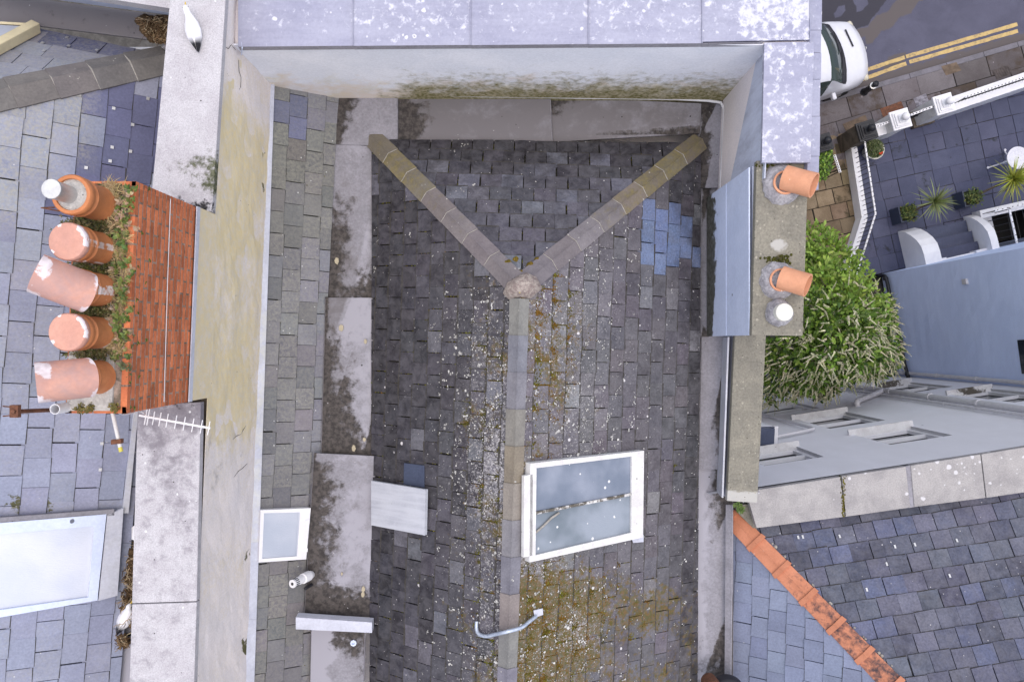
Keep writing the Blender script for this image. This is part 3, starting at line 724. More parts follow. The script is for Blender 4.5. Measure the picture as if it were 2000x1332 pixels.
mb = MB(); q = onp(MR, [(1234, 892), (1249, 890), (1247, 1040), (1232, 1042)], .092); mb.prism(q, .02); mb.build('bottom_rail', M['pale_glass'], sky)
mb = MB(); a = [MR.hit(1046, 1040, .10), MR.hit(1062, 1026, .10), MR.hit(1076, 1012, .10), MR.hit(1092, 1001, .10)]; mb.tube(a, .013, 6); mb.build('sealant_strip', M['sealant'], sky, 60)
mb = MB(); A, B, C, E = onp(MR, [(1019, 928), (1036, 924), (1035, 1082), (1018, 1086)], .06); mb.sheet(A, B, C, E, 5, 40, lambda u, v: (0, .15, 0), .05, bump=.02); mb.build('curb_flashing', M['white_dirty'], sky, 40)
mb = MB(); mb.prism(onp(MR, [(1233, 1050), (1257, 1044), (1257, 1058), (1237, 1060)], .05), .04); mb.build('lead_tab', M['lead_light'], sky)
# small roof window on the narrow slope
hatch = bpy.data.objects.new('roof_hatch', None); col.objects.link(hatch); hatch.parent = house; hatch['label'] = 'small white roof window on the narrow slope'
frame4(VP, [(509, 996), (607, 992), (598, 1092), (505, 1098)], [(516, 1002), (586, 1000), (580, 1086), (512, 1091)], -.02, .09, 'frame', M['white'], hatch)
mb = MB(); mb.prism(onp(VP, [(515, 1001), (582, 999), (577, 1087), (511, 1092)], .075), .02); mb.build('pane', M['pale_glass'], hatch)
mb = MB(); mb.prism(onp(VP, [(582, 998), (598, 996), (592, 1086), (577, 1088)], .082), .03); mb.build('bottom_rail', M['pale_glass'], hatch)
for y in (1018, 1074):
    mb = MB(); mb.obox(VP.hit(601 - (y - 1000) * .07, y, .085), VP.a * .022, VP.u * .03, VP.n * .012); mb.build('catch', M['white'], hatch)
# patch board screwed to the left slope and a bare new slate
mb = MB(); A, B, C, E = onp(ML, [(730, 938), (836, 955), (834, 1044), (730, 1024)], .075); mb.sheet(A, B, C, E, 20, 16, lambda u, v: (.6, 0, 0), .045, bump=.004)
bd = mb.build('cover_board', M['board'], house, 40); bd['label'] = 'bleached square board fixed over the slates'
for px, py in ((741, 957), (817, 972), (740, 1005), (817, 1022)):
    ms = MB(); ms.lathe(ML.hit(px, py, .075), [(.009, 0), (.009, .006), (0, .007)], 8, ML.n); ms.build('screw', M['steel'], bd)
mb = MB(); mb.prism(onp(ML, [(789, 904), (829, 909), (829, 952), (788, 946)], .035), .012, s8(92, 100, 125, .8)); o = mb.build('loose_slate', M['patio'], house); o['label'] = 'clean blue grey slate beside the board'
# plastic flue terminal
mb = MB(); a, b = P(603, 1124, 9.78), P(571, 1140, 9.48)
mb.tube([P(612, 1119, 9.95), a], .05, 14); d = (b - a).normalized()
mb.tube([a, a + d * .12, a + d * .125, b], [.063, .063, .05, .05], 18); fl = mb.build('flue_terminal', M['white'], house, 40); fl['label'] = 'white plastic flue terminal with a slotted end'
mb = MB(); aa = d.orthogonal().normalized(); bb = d.cross(aa)
for k in range(14):
    t = k * 6.2832 / 14; rad = aa * math.cos(t) + bb * math.sin(t); mb.obox(b - d * .05 + rad * .05, d * .03, rad * .003, rad.cross(d) * .005)
mb.lathe(b + d * .001, [(.018, 0), (.018, .003), (0, .003)], 12, d); mb.build('slot', M['trim'], fl)
mb = MB(); mb.tube([P(609, 1141, 9.86), P(596, 1149, 9.72)], .02, 10); mb.build('overflow_pipe', M['trim'], house, 40)
# mortar chips lying in the gutter
for px, py, D, r in [(658, 510, 10.0, .055), (667, 640, 9.93, .06), (714, 667, 9.93, .04), (691, 875, 9.93, .05), (712, 858, 9.93, .035), (710, 1150, 9.85, .045), (709, 1160, 9.85, .045), (668, 1120, 9.85, .025)]:
    mb = MB(); p = P(px, py, D); n = 6; t0 = R() * 6
    mb.prism([p + V3((math.cos(t0 + k * 1.047) * r * U(.4, .62), math.sin(t0 + k * 1.047) * r * U(.6, 1.), .015)) for k in range(n)], .03)
    o = mb.build('mortar_chip', plain('chip', jit((.46, .40, .29), .1), .9) if 'chip' not in bpy.data.materials else bpy.data.materials['chip'])
    wh = ('against the left edge of the uppermost lead section' if py < 550 else 'in the middle of the dark stain of the second lead section' if py == 640 else 'near the right edge of the second lead section' if py == 667
          else 'just above the step, left of its neighbour' if py == 875 else 'just above the step, right of its neighbour' if py == 858 else 'above the saddle, upper of a touching pair' if py == 1150 else 'above the saddle, lower of a touching pair' if py == 1160 else 'alone on bare lead beside the flue')
    tag(o, 'buff mortar chip ' + wh, 'debris', 'mortar chips in the valley gutter')
# strip looped over the ridge
mb = MB(); cps = [ML.hit(931, 1213, .03), ML.hit(931, 1228, .045), ML.hit(936, 1238, .06), ML.hit(950, 1242, .07), ML.hit(968, 1238, .08), R0 - dM * 3.745 + V3((-.02, 0, .10)), MR.hit(1018, 1225, .10), MR.hit(1033, 1214, .08), MR.hit(1047, 1203, .05)]
def smooth(pts, k=6):
    o = []
    for i in range(len(pts) - 1):
        a, b, c, d = pts[max(i - 1, 0)], pts[i], pts[i + 1], pts[min(i + 2, len(pts) - 1)]
        for q in range(k):
            t = q / k; o.append(.5 * ((2 * b) + (c - a) * t + (2 * a - 5 * b + 4 * c - d) * t * t + (3 * b - a - 3 * c + d) * t ** 3))
    return o + [pts[-1]]
mb.tube(smooth(cps), .021, 8); cb = thing('lead_strap', MR.hit(1040, 1205, 0), 'pale curved strap hooked over the ridge tiles near the bottom', 'strap')
mb.build('strap', M['zinc'], cb, 60)
mb = MB(); mb.prism(onp(MR, [(1042, 1192), (1060, 1188), (1061, 1200), (1044, 1206)], .035), .02); mb.build('fixing_tab', M['lead_light'], cb)
# ================================================================ party wall on the left
zc = CAMZ - 7.9
def wx(y): return -3.06 + .042 * y
party = thing('party_wall', V3((-3.3, 0, 0)), 'long party wall with yellow lichened render and a pale concrete coping', 'wall')
mb = MB(); mb.prism([V3((wx(4.6), 4.6, zc - .08)), V3((wx(4.6) - .4, 4.6, zc - .08)), V3((wx(-6) - .5, -6, zc - .08)), V3((wx(-6), -6, zc - .08))], zc + .05); mb.build('wall_core', M['dark_wall'], party)  # dark core colour paints the shadow line below the coping edge
def wface(u, v):
    # u along the wall from the front, v downwards
    py = u * 1332
    y = sstep(.10, .2, u) * (1 - sstep(.55, .64, u))
    yel = y * (.35 + .36 * (1 - abs(v - .4)) * (1.15 if u < .34 else .8) + .30 * fbm(u * 9, v * 2.2, 4.)) + (.6 * (u < .04)) * (1 - v)
    ms = (.62 if v > .93 and (u > .62 or .13 < u < .22) else .45 if v > .9 and u > .58 else 0)
    yel = max(yel, .17 + .22 * fbm(u * 13, v * 2.5, 7.))
    return (clamp(yel), ms, .20 * sstep(.53, .57, u) * (1 - sstep(.6, .66, u)) + .16 + .1 * fbm(u * 11, v * 3, 9.))
mb = MB(); mb.sheet(V3((wx(3.9) + .022, 3.9, zc - .03)), V3((wx(-4.8) + .022, -4.8, zc - .03)), V3((wx(-4.8) + .04, -4.8, 10.3)), V3((wx(3.9) + .04, 3.9, 10.3)), 120, 26, wface, .004, bump=.012)
mb.build('rendered_face', M['render'], party)
for k, cr in enumerate(([(482, 828), (476, 838), (470, 848), (461, 852), (455, 858)], [(483, 905), (474, 914), (466, 920), (458, 930), (452, 938)], [(466, 118), (467, 140), (471, 152), (470, 172)], [(440, 92), (446, 96), (452, 88), (460, 98)], [(480, 1240), (470, 1252), (468, 1268), (460, 1280)])):
    A0, B0 = V3((wx(3.9) + .032, 3.9, 0)), V3((wx(-4.8) + .032, -4.8, 0))
    mb = MB(); mb.tube([vhit(x, y, A0, B0) for x, y in cr], [.002, .003, .002, .0025, .001][:len(cr)], 5); mb.build('crack', M['soil'], party)
# upstand of the wall beside the chimney
mb = MB(); mb.prism([V3((wx(1.27) + .03, 1.27, zc + .40)), V3((wx(1.27) - .1, 1.27, zc + .40)), V3((wx(-.57) - .1, -.57, zc + .40)), V3((wx(-.57) + .03, -.57, zc + .40))], .47, w=(.62, 0, .1)); mb.build('upstand', M['render'], party)
# concrete coping in lengths
def cop(lst, wf, **k):
    A, B, C, E = [P(x, y, 7.9) for x, y in lst]
    mb = MB(); mb.sheet(A, B, C, E, 14, 50, wf, .09, bump=.010); return mb.build('coping_stone', M['coping'], party, 40, bevel=.006)
cop([(346, -60), (451, -60), (421, 418), (303, 390)], lambda u, v: (.28, clamp(.62 * sstep(.60, .85, v) * (.55 + .5 * u) * (1 - sstep(.9, 1, v))), .55 * (sstep(.86, 1, v)) * (u > .2)))
cop([(277, 788), (399, 784), (391, 1168), (266, 1172)], lambda u, v: (.36 + .28 * (1 - sstep(.08, .22, v)), .1, .45 * (1 - sstep(0, .1, v))))
cop([(266, 1174), (391, 1170), (383, 1420), (258, 1420)], lambda u, v: (.36, .05, 0))
mb = MB(); rr = random.Random(5)
for k in range(340):
    py = rr.choice([rr.uniform(850, 1332)] * 3 + [rr.uniform(165, 275)]); p = VP.hit(wl(py) - 17 + rr.uniform(-3, 1.5), py, rr.uniform(.05, .10))
    mb.lump(p, (1, 0, .4), rr.uniform(.012, .03), .012, jit((.07, .07, .02), .3))
tag(mb.build('moss', M['moss'], party, 50), None, None, None, 'stuff')

# ================================================================ front parapet and its return
zt = CAMZ - 8.2
par = thing('parapet_wall', V3((0, 3.4, 0)), 'front parapet wall capped with pale lead sheets splashed white', 'wall')
mb = MB(); mb.prism([V3((-2.9, 3.115, zt - .06)), V3((-2.9, 3.75, zt - .06)), V3((3.13, 3.75, zt - .06)), V3((3.13, 3.115, zt - .06))], zt); mb.build('wall_core', M['render'], par)
def fface(u, v):
    d = v + .10 * fbm(u * 7, 3.3)
    low = sstep(.40, .72, d)
    return (low * .72, .36 * sstep(.1, .45, v) * (1 if u > .3 else .8) + .16 * low, clamp(.57 * sstep(.58, .80, d) * sstep(.10, .36, u) + .22 * sstep(.9, 1, v) * (u > .2) + .12 * fbm(u * 14, v * 4, 2.) * (v > .5)))
mb = MB(); mb.sheet(V3((-2.95, 3.10, zt - .03)), V3((2.72, 3.10, zt - .03)), V3((2.72, 3.085, 9.82)), V3((-2.95, 3.085, 9.82)), 110, 34, fface, .012, bump=.014); mb.build('rendered_face', M['render_front'], par)
cuts = [465, 690, 920, 1150, 1372, 1583]
for k in range(5):
    x0, x1 = cuts[k] * 1., cuts[k + 1] * 1.
    dens = [.36, .41, .37, .41, .40][k]
    A, B = P(x0, 92 - k * 1.6, 8.2), P(x1 - .8, 90 - k * 1.6, 8.2); C, E = P(x1 - .8, -90, 8.16), P(x0, -90, 8.16)
    if k == 4: A, B = P(x0, 82, 8.2), P(x1, 78, 8.2)
    mb = MB(); mb.sheet(A, B, C, E, 24, 20, lambda u, v: (clamp(dens * (1.08 - abs(v - .35) * .5) + .10 * (k == 4) * sstep(.2, .5, u)), .04, .25), .05, bump=.008)
    a, b = P(x1 - .5, 90 - k * 1.6, 8.19), P(x1 - .5, -90, 8.15)
    ob = mb.build('lead_capping', M['lead_cap'], par, 35)
    mb = MB(); mb.tube([a, a.lerp(b, .5), b], .006, 6); mb.build('lap_joint', M['lead_cap'], ob, 50)
    mb = MB(); A, B = P(x0, 92 - k * 1.6, 8.2), P(min(x1, 1490), 90 - k * 1.6, 8.2); dn = V3((0, -.012, -.07)); mb.sheet(A + dn, B + dn, B, A, 24, 1, None, .004, bump=0.)
    mb.build('drip_edge', M['lead'], ob, 40)
mb = MB(); A, E = P(472, 95, 8.2), P(468, -90, 8.2); mb.sheet(A + V3((-.075, 0, -.2)), A, E, E + V3((-.075, 0, -.2)), 3, 10, None, .01); mb.build('end_fold', M['lead_blue'], par)
# the return down the right side
ret = thing('parapet_wall', V3((2.9, 2.5, 0)), 'short side parapet with lead capping between front parapet and concrete topped chimney', 'wall')
mb = MB(); mb.prism([V3((2.70, 3.1, zt - .06)), V3((3.13, 3.1, zt - .06)), V3((3.09, 1.92, zt - .06)), V3((2.65, 1.92, zt - .06))], zt); mb.build('wall_core', M['render'], ret)
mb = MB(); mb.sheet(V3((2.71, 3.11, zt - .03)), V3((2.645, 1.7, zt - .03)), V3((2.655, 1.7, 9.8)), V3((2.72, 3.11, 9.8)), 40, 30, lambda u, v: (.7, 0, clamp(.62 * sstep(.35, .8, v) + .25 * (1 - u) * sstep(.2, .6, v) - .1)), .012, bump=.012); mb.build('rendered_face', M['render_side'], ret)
for k, (y0, y1) in enumerate([(84, 318)]):
    A, B, C, E = P(1488, y1, 8.2), P(1583, y1, 8.2), P(1590, y0 - 2, 8.2), P(1493, y0, 8.2)
    mb = MB(); mb.sheet(A, B, C, E, 16, 30, lambda u, v: (.43 + .1 * fbm(u * 3, v * 6), .03, .2), .05, bump=.006); mb.build('lead_capping', M['lead_cap'], ret, 35)
ys = [-60, 60, 104, 156, 228, 306, 372]
for k in range(6):
    y0, y1 = ys[k], ys[k + 1] - .8; xo = lambda y: 1606 - (y > 0) * y * .017
    A, B, C, E = P(1579 - y1 * .012, y1, 8.23), P(xo(y1) - k % 2, y1, 8.27), P(xo(y0) - k % 2, y0, 8.27), P(1582 - y0 * .012, y0, 8.23)
    mb = MB(); mb.sheet(A, B, C, E, 5, 10, lambda u, v: (.36 if k < 5 else .25, 0, .2), .06, bump=.004); mb.build('lead_apron', M['lead_cap'], ret, 35)

# ================================================================ right hand chimney
zk = CAMZ - 8.3
ch2 = thing('chimney_stack', V3((2.83, .97, 9.5)), 'broad chimney stack with lichened concrete top, blue lead side and three short pots', 'chimney')
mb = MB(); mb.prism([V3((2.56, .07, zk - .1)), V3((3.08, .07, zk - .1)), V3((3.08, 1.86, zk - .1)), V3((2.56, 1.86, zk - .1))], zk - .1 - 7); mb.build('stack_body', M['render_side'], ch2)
A, B, C, E = P(1468, 655, 8.3), P(1568, 656, 8.3), P(1579, 320, 8.3), P(1478, 314, 8.3)
mb = MB(); mb.sheet(A, B, C, E, 20, 60, lambda u, v: (.14 + .5 * clamp(1 - ((u - .5) / .3) ** 2 - ((v - .52) / .06) ** 2) + .12 * fbm(u * 3, v * 8, 1.), clamp(.95 * sstep(.95, .99, v) + .75 * (1 - ((u - .5) / .25) ** 2 - ((v - .44) / .05) ** 2) - .05), .1), .09, bump=.012); mb.build('concrete_top', M['coping_lichen'], ch2, 40, bevel=.006)
x0 = 2.535
for k, (y0, y1, za, zb) in enumerate([(.06, 1.845, zk - .095, 10.72), (.06, 1.845, 10.73, 9.85)]):
    mb = MB(); mb.sheet(V3((x0 - .004 * k, y1, za)), V3((x0 - .004 * k, y0, za)), V3((x0 - .012 * k, y0, zb)), V3((x0 - .012 * k, y1, zb)), 40, 14,
                        (lambda u, v: (.15, clamp(1.0 * sstep(.45, .95, v)), 0)) if k else (lambda u, v: (0, 0, 0)), .015, bump=.004); mb.build('lead_side', M['lead_blue'], ch2, 40)
mb = MB(); mb.tube([V3((x0, 1.84, 10.73)), V3((x0, .07, 10.73))], .008, 6); mb.build('lead_fold', M['lead_light'], ch2, 50)
def hoodpot(stack, bx, by, D, r, hb, az, tilt, L, hr, mat='terra_salmon', flr=None, hood=True, label=None, hoff=(0, 0)):
    p = P(bx, by, D)
    if flr:
        mb = MB(); mb.lathe(p - V3((0, 0, .01)), [(flr, 0), (flr * .95, .03), (flr * .8, .06), (r * 1.05, .085), (r * .9, .085)], 40, wob=.05); mb.build('flaunching', M['flaunch'], stack, 60)
    mb = MB(); mb.lathe(p, [(r, 0), (r, hb), (r * .84, hb), (r * .82, hb * .2)], 32); pt = mb.build('chimney_pot', M[mat], stack, 40)
    if label: pt['label'] = label
    d = V3((math.cos(az) * math.cos(tilt), math.sin(az) * math.cos(tilt), math.sin(tilt)))
    a = p + V3((hoff[0], hoff[1], hb + .03)) - d * L * .25
    mb = MB(); mb.lathe(a, [(hr * 1.03, 0), (hr, L * .5), (hr * 1.02, L), (hr * .9, L), (hr * .88, L * .5), (hr * .9, 0), (hr * 1.03, 0)], 32, d)
    mb.build('hood', M[mat], pt, 45)
    return pt
hoodpot(ch2, 1528, 360, 8.29, .125, .10, math.radians(-24), math.radians(30), .31, .128, flr=.215, hoff=(.055, .02))
hoodpot(ch2, 1520, 548, 8.29, .12, .10, math.radians(-22), math.radians(30), .28, .12, flr=.20, hoff=(.055, .0))
p = P(1521, 611, 8.29); mb = MB(); mb.lathe(p - V3((0, 0, .01)), [(.145, 0), (.14, .05), (.105, .10), (.08, .12)], 36, wob=.05); mb.build('flaunching', M['flaunch'], ch2, 60)
mb = MB(); mb.lathe(p, [(.092, .0), (.092, .17), (.088, .178), (0, .18)], 32); o = mb.build('chimney_pot', M['pot_white'], ch2, 40); o['label'] = 'short cream pot closed with a flat cap'
mm = MB(); rr = random.Random(3)
for k in range(90):
    c = rr.choice([(1500, 325, 18, 3), (1545, 318, 30, 2), (1538, 505, 7, 12), (1512, 508, 14, 5)])
    mm.lump(P(c[0] + rr.gauss(0, c[2]) * .7, c[1] + rr.gauss(0, c[3]) * .7, 8.295), (0, 0, 1), rr.uniform(.006, .018), .012, jit((.075, .075, .02), .3))
tag(mm.build('moss', M['moss'], ch2, 50), None, None, None, 'stuff')

# lower concrete coping after the chimney
par2 = thing('parapet_wall', V3((2.95, -1, 0)), 'low side parapet with a lichened grey concrete coping beside the right gutter', 'wall')
A, B, C, E = P(1420, 978, 9.85), P(1479, 982, 9.85), P(1497, 640, 9.85), P(1436, 640, 9.85)
mb = MB(); mb.sheet(A, B, C, E, 12, 70, lambda u, v: (.15 + .75 * (1 - sstep(.02, .1, v)) + .7 * sstep(.93, 1, v), .12, .1), .09, bump=.012); mb.build('coping_stone', M['coping_lichen'], par2, 40, bevel=.006)
mb = MB(); a, b, c, d = [q - V3((0, 0, .1)) for q in (A, B, C, E)]
mb.prism([a + V3((.02, .02, 0)), b + V3((-.02, .02, 0)), c + V3((-.02, 0, 0)), d + V3((.02, 0, 0))], 9.8); mb.build('wall_core', M['lead_light'], par2)
mb = MB(); mb.sheet(V3((2.735, .05, 10.08)), V3((2.66, -1.97, 10.08)), V3((2.70, -1.97, 9.66)), V3((2.77, .05, 9.66)), 30, 8, lambda u, v: (.2, .1 + .2 * v, 0), .02, bump=.01); mb.build('lead_upstand', M['lead_light'], par2, 40)

# ================================================================ left hand brick chimney
DT = 6.27; ztop = CAMZ - DT
ch1 = thing('chimney_stack', V3((-3.28, .35, 11)), 'tall red brick chimney stack overgrown with weeds and carrying five terracotta pots', 'chimney')
YA, YB = -.575, 1.27
XR = lambda y: wx(y) + .012
XL = lambda y: wx(y) - .475
core = MB(); core.prism([V3((XR(YA) - .0012, YA + .002, ztop - .02)), V3((XR(YB) - .0012, YB - .002, ztop - .02)), V3((XL(YB) + .004, YB - .004, ztop - .02)), V3((XL(YA) + .004, YA + .004, ztop - .02))], 2.6)
core.build('mortar_core', M['joint'], ch1)
mb = MB(); rr = random.Random(21); ch_, bl, jt = .0705, .226, .0165
nc = 17
for i in range(nc + 14):
    z1 = ztop - .012 - i * ch_; z0 = z1 - ch_ + jt
    for side in range(4):
        if side == 0 and i >= nc: continue
        L = (YB - YA) if side in (0, 2) else .475 + .012 if i < nc else .36
        x = -(i % 2) * .113
        while x < L:
            a, b = max(x, 0), min(x + bl - jt, L)
            if b - a > .03 and not (rr.random() < .004):
                pr = rr.uniform(-.0004, .0014); dp = .05
                if side == 0: q = [(XR(YA + a) + pr, YA + a), (XR(YA + b) + pr, YA + b), (XR(YA + b) - dp, YA + b), (XR(YA + a) - dp, YA + a)]
                elif side == 2: q = [(XL(YA + a) - pr, YA + a), (XL(YA + a) + dp, YA + a), (XL(YA + b) + dp, YA + b), (XL(YA + b) - pr, YA + b)]
                elif side == 1: q = [(XL(YA) + a, YA - pr), (XL(YA) + b, YA - pr), (XL(YA) + b, YA + dp), (XL(YA) + a, YA + dp)]
                else: q = [(XL(YB) + a, YB + pr), (XL(YB) + a, YB - dp), (XL(YB) + b, YB - dp), (XL(YB) + b, YB + pr)]
                wt = (.32 if rr.random() < .1 + .2 * (i < 9 and .7 < a < 1.7) else .08, .30 * (i < 7) + .06, 0)
                mb.prism([V3((x_, y_, z1)) for x_, y_ in q], z1 - z0, w=wt)
            x += bl
mb.build('brickwork', M['brick'], ch1)
# bed of mortar on top
mb = MB(); mb.sheet(V3((XL(YA) + .015, YA + .02, ztop)), V3((XR(YA) - .11, YA + .02, ztop)), V3((XR(YB) - .11, YB - .02, ztop)), V3((XL(YB) + .015, YB - .02, ztop)), 14, 50, lambda u, v: (0, clamp(.15 + .45 * sstep(.15, .3, v)), 0), .03, bump=.03); mb.build('mortar_bed', M['mortar'], ch1, 60)
# cable run and lead at the foot of the face
mb = MB(); y = .32; a = [V3((XR(YB - .03) + .012, YB - .03, ztop - .62)), V3((XR(.5) + .012, .5, ztop - .63)), V3((XR(YA + .04) + .012, YA + .04, ztop - .66))]; mb.tube(a, .004, 6); mb.build('cable', M['pipe'], ch1, 60)
mb = MB(); mb.sheet(V3((XR(YA) + .016, YA, zc + .46)), V3((XR(YB) + .016, YB, zc + .46)), V3((XR(YB) + .02, YB, zc + .395)), V3((XR(YA) + .02, YA, zc + .395)), 30, 3, lambda u, v: (0, .1, 0), .01, bump=.006); mb.build('lead_flashing', M['lead_light'], ch1, 40)

def pot(cy, bx, prof, mat, label, wprof=None, n=36):
    p = V3((bx, cy, ztop)); mb = MB(); ws = None
    mb.lathe(p, prof, n); m = len(prof)
    ws = []
    for i in range(m):
        for k in range(n):
            t = 6.2832 * k / n; ws.append(wprof(i, t) if wprof else (0, 0, 0))
    mb.w = ws
    o = mb.build('chimney_pot', M[mat], ch1, 38); o['label'] = label; return o, p
body = lambda r, h: [(r * 1.03, 0), (r, .02), (r * .97, h * .62), (r * .99, h * .63), (r * 1.07, h * .67), (r * 1.08, h * .71), (r * 1.02, h * .74), (r * 1.02, h * .80), (r * 1.09, h * .83), (r * 1.10, h * .97), (r * 1.04, h), (r * .86, h), (r * .83, h * .9), (r * .82, h * .6)]
XB = -3.285
# 1: open pot packed with mortar round a steel liner
o, p = pot(1.09, XB, body(.138, .40), 'terra', 'open pot packed round a steel flue liner', lambda i, t: (.25 * (i > 8) + .05, 0, 0))
mb = MB(); mb.lathe(p + V3((0, 0, .35)), [(.118, 0), (.118, .03), (.06, .045), (.0, .045)], 30, wob=.02); mb.build('mortar_fill', M['mortar'], o, 60)
mb = MB(); mb.tube([p + V3((-.02, .0, .36)), p + V3((-.02, 0, .60))], .068, 28, caps=False); mb.lathe(p + V3((-.02, 0, .60)), [(.073, 0), (.073, .01), (.07, .016), (0, .018)], 28); mb.build('flue_liner', M['steel'], o, 40)
mb = MB(); mb.tube([p + V3((-.14, -.09, .36)), p + V3((-.22, -.10, .40)), p + V3((-.10, -.12, .37))], .006, 5); mb.build('tie_wire', M['rust'], o, 60)
# 2, 4: pots closed with flat terracotta caps
def capped(cy, lab, ww):
    o, p = pot(cy, XB, body(.128, .38), 'terra', lab, ww)
    mb = MB(); mb.lathe(p + V3((0, 0, .385)), [(.137, 0), (.142, .006), (.142, .055), (.134, .066), (.06, .070), (0, .0705)], 36)
    mb.w = [(.62 if k % 36 in (26, 27, 28, 29, 30, 31, 32, 2, 3, 12, 13) and i in (2, 3) else .42 if i < 4 and k % 36 > 22 else .1, .15, 0) for i in range(6) for k in range(36)]
    mb.build('pot_cap', M['terra_pink'], o, 40)
capped(.735, 'capped pot, second from the top of the row, with streaks down its side', lambda i, t: (.52 * (abs((t % 6.28) - 4.7) < .25 or abs(t - 1.9) < .5 or abs(t - 3.4) < .1), 0, 0))
capped(.065, 'capped pot between the two hooded pots', lambda i, t: (.5 * (abs(t - 3.2) < .12 or abs(t - 1.6) < .2 or i < 2), 0, 0))
# 3, 5: hooded pots
def hooded(cy, lab, az, ww, tilt=24, L=.36):
    o, p = pot(cy, XB, body(.132, .33), 'terra', lab, ww)
    d = V3((math.cos(az) * math.cos(math.radians(tilt)), math.sin(az) * math.cos(math.radians(tilt)), math.sin(math.radians(tilt)))); a = p + V3((0, 0, .40)) - d * .12
    n = 28; mb = MB(); sd = d.cross(V3((0, 0, 1))).normalized(); upv = sd.cross(d)
    vs, ws = [], []
    for lay, rr_ in ((0, 1.), (1, .9)):
        for j in range(7):
            v = j / 6
            for k in range(n + 1):
                t = math.radians(-40 + 260 * k / n); r = .150 * rr_
                q = a + d * (L * v - .06 * (1 - v) * math.sin(t)) + (sd * math.cos(t) + upv * math.sin(t)) * r
                vs.append(q); ed = (v > .82) or (v < .12); ws.append((clamp(.30 + .36 * ed * (.5 + .5 * math.sin(t * 3 + j)) + .3 * (k < 5 or k > n - 5)), .55, 0))
    m = n + 1; B = 7 * m; fs = []
    for j in range(6):
        for k in range(n):
            fs.append((j * m + k, j * m + k + 1, (j + 1) * m + k + 1, (j + 1) * m + k)); fs.append((B + j * m + k, B + (j + 1) * m + k, B + (j + 1) * m + k + 1, B + j * m + k + 1))
    for k in range(n):
        fs.append((k, B + k, B + k + 1, k + 1)); fs.append((6 * m + k, 6 * m + k + 1, B + 6 * m + k + 1, B + 6 * m + k))
    for j in range(6): fs.append((j * m, (j + 1) * m, B + (j + 1) * m, B + j * m)); fs.append((j * m + n, B + j * m + n, B + (j + 1) * m + n, (j + 1) * m + n))
    mb.add(vs, fs, (1, 1, 1), ws); mb.build('hood', M['terra_pink'], o, 40)
hooded(.405, 'hooded pot in the middle of the row', math.radians(155), lambda i, t: (.5 * (abs(t - 4.6) < .3), 0, 0))
hooded(-.285, 'hooded pot at the lower end of the row with a white crusted hood', math.radians(186), lambda i, t: (.42 * (abs(t - 1.5) < .7), 0, 0), 30, .34)
# weeds, dry grass and moss growing on top
wd = MB(); rr = random.Random(77)
def tuft(c, n, L, W, colr, spread=1., up=.6):
    for q in range(n):
        t = rr.uniform(0, 6.2832); d = V3((math.cos(t) * spread, math.sin(t) * spread, rr.uniform(up * .3, up * 1.4)))
        wd.blade(c + V3((rr.gauss(0, .02), rr.gauss(0, .02), 0)), d, L * rr.uniform(.5, 1.2), W, rr.uniform(.1, .6), jit(colr, .3, .08), 3)
def rosette(c, n, L, colr):
    for q in range(n):
        t = rr.uniform(0, 6.2832); d = V3((math.cos(t), math.sin(t), rr.uniform(.2, 1.)))
        wd.leaf(c, d, V3((0, 0, 1)), L * rr.uniform(.6, 1.2), L * .5, jit(colr, .25, .1))
edgeX = lambda y: XR(y) - .07
for k in range(150):
    y = rr.uniform(YA + .45, YB - .05); x = edgeX(y) + rr.gauss(0, .045); c = V3((x, y, ztop + rr.uniform(0, .03)))
    rosette(c, 9, rr.uniform(.022, .045), rr.choice([(.13, .19, .05), (.19, .24, .07), (.10, .16, .05), (.27, .26, .10), (.42, .30, .22)]))
for k in range(60):
    y = rr.choice([rr.uniform(.78, 1.25), rr.uniform(.2, .8), rr.uniform(-.1, .3)]); x = edgeX(y) - rr.uniform(-.02, .17); tuft(V3((x, y, ztop + .01)), 22, .10, .006, rr.choice([(.42, .32, .17), (.36, .27, .14), (.48, .37, .22)]), 1., .45)
for cy, cx, rx, ry, cl in ((.915, -3.37, .15, .045, (.06, .065, .022)), (.56, -3.36, .13, .04, (.075, .08, .02)), (.235, -3.32, .11, .035, (.07, .075, .025)), (-.10, -3.32, .12, .03, (.085, .085, .03))):
    for k in range(240):
        a, b = rr.gauss(0, 1) * .5, rr.gauss(0, 1) * .5; c = V3((cx + a * rx * 1.5, cy + b * ry * 1.5, ztop + .10 * max(0, 1 - a * a - b * b) * rr.uniform(.5, 1)))
        rosette(c, 5, rr.uniform(.012, .024), rr.choice([cl, tuple(x * 1.8 for x in cl), (.16, .13, .06)]))
for k in range(14):
    y = rr.uniform(YA, YB); rosette(V3((XR(y) + .004, y, ztop - rr.uniform(.0, .3))), 7, .025, (.12, .16, .05))
for yy, xx in ((.03, 0), (-.22, .02)):
    for k in range(14): rosette(V3((XR(yy) - .03 + rr.gauss(0, .02), yy + rr.gauss(0, .04), ztop + rr.uniform(-.08, .02))), 8, .034, (.16, .18, .10))
for px in (158, 176, 226):
    for k in range(40): rosette(P(px, 797, DT) + V3((rr.gauss(0, .018), rr.gauss(0, .018), rr.uniform(-.02, .04))), 5, .02, (.17, .14, .045))
ob = wd.build('wall_weeds', M['leaf']); tag(ob, 'green and straw coloured weeds growing between the five chimney pots', 'weeds', None, 'stuff')

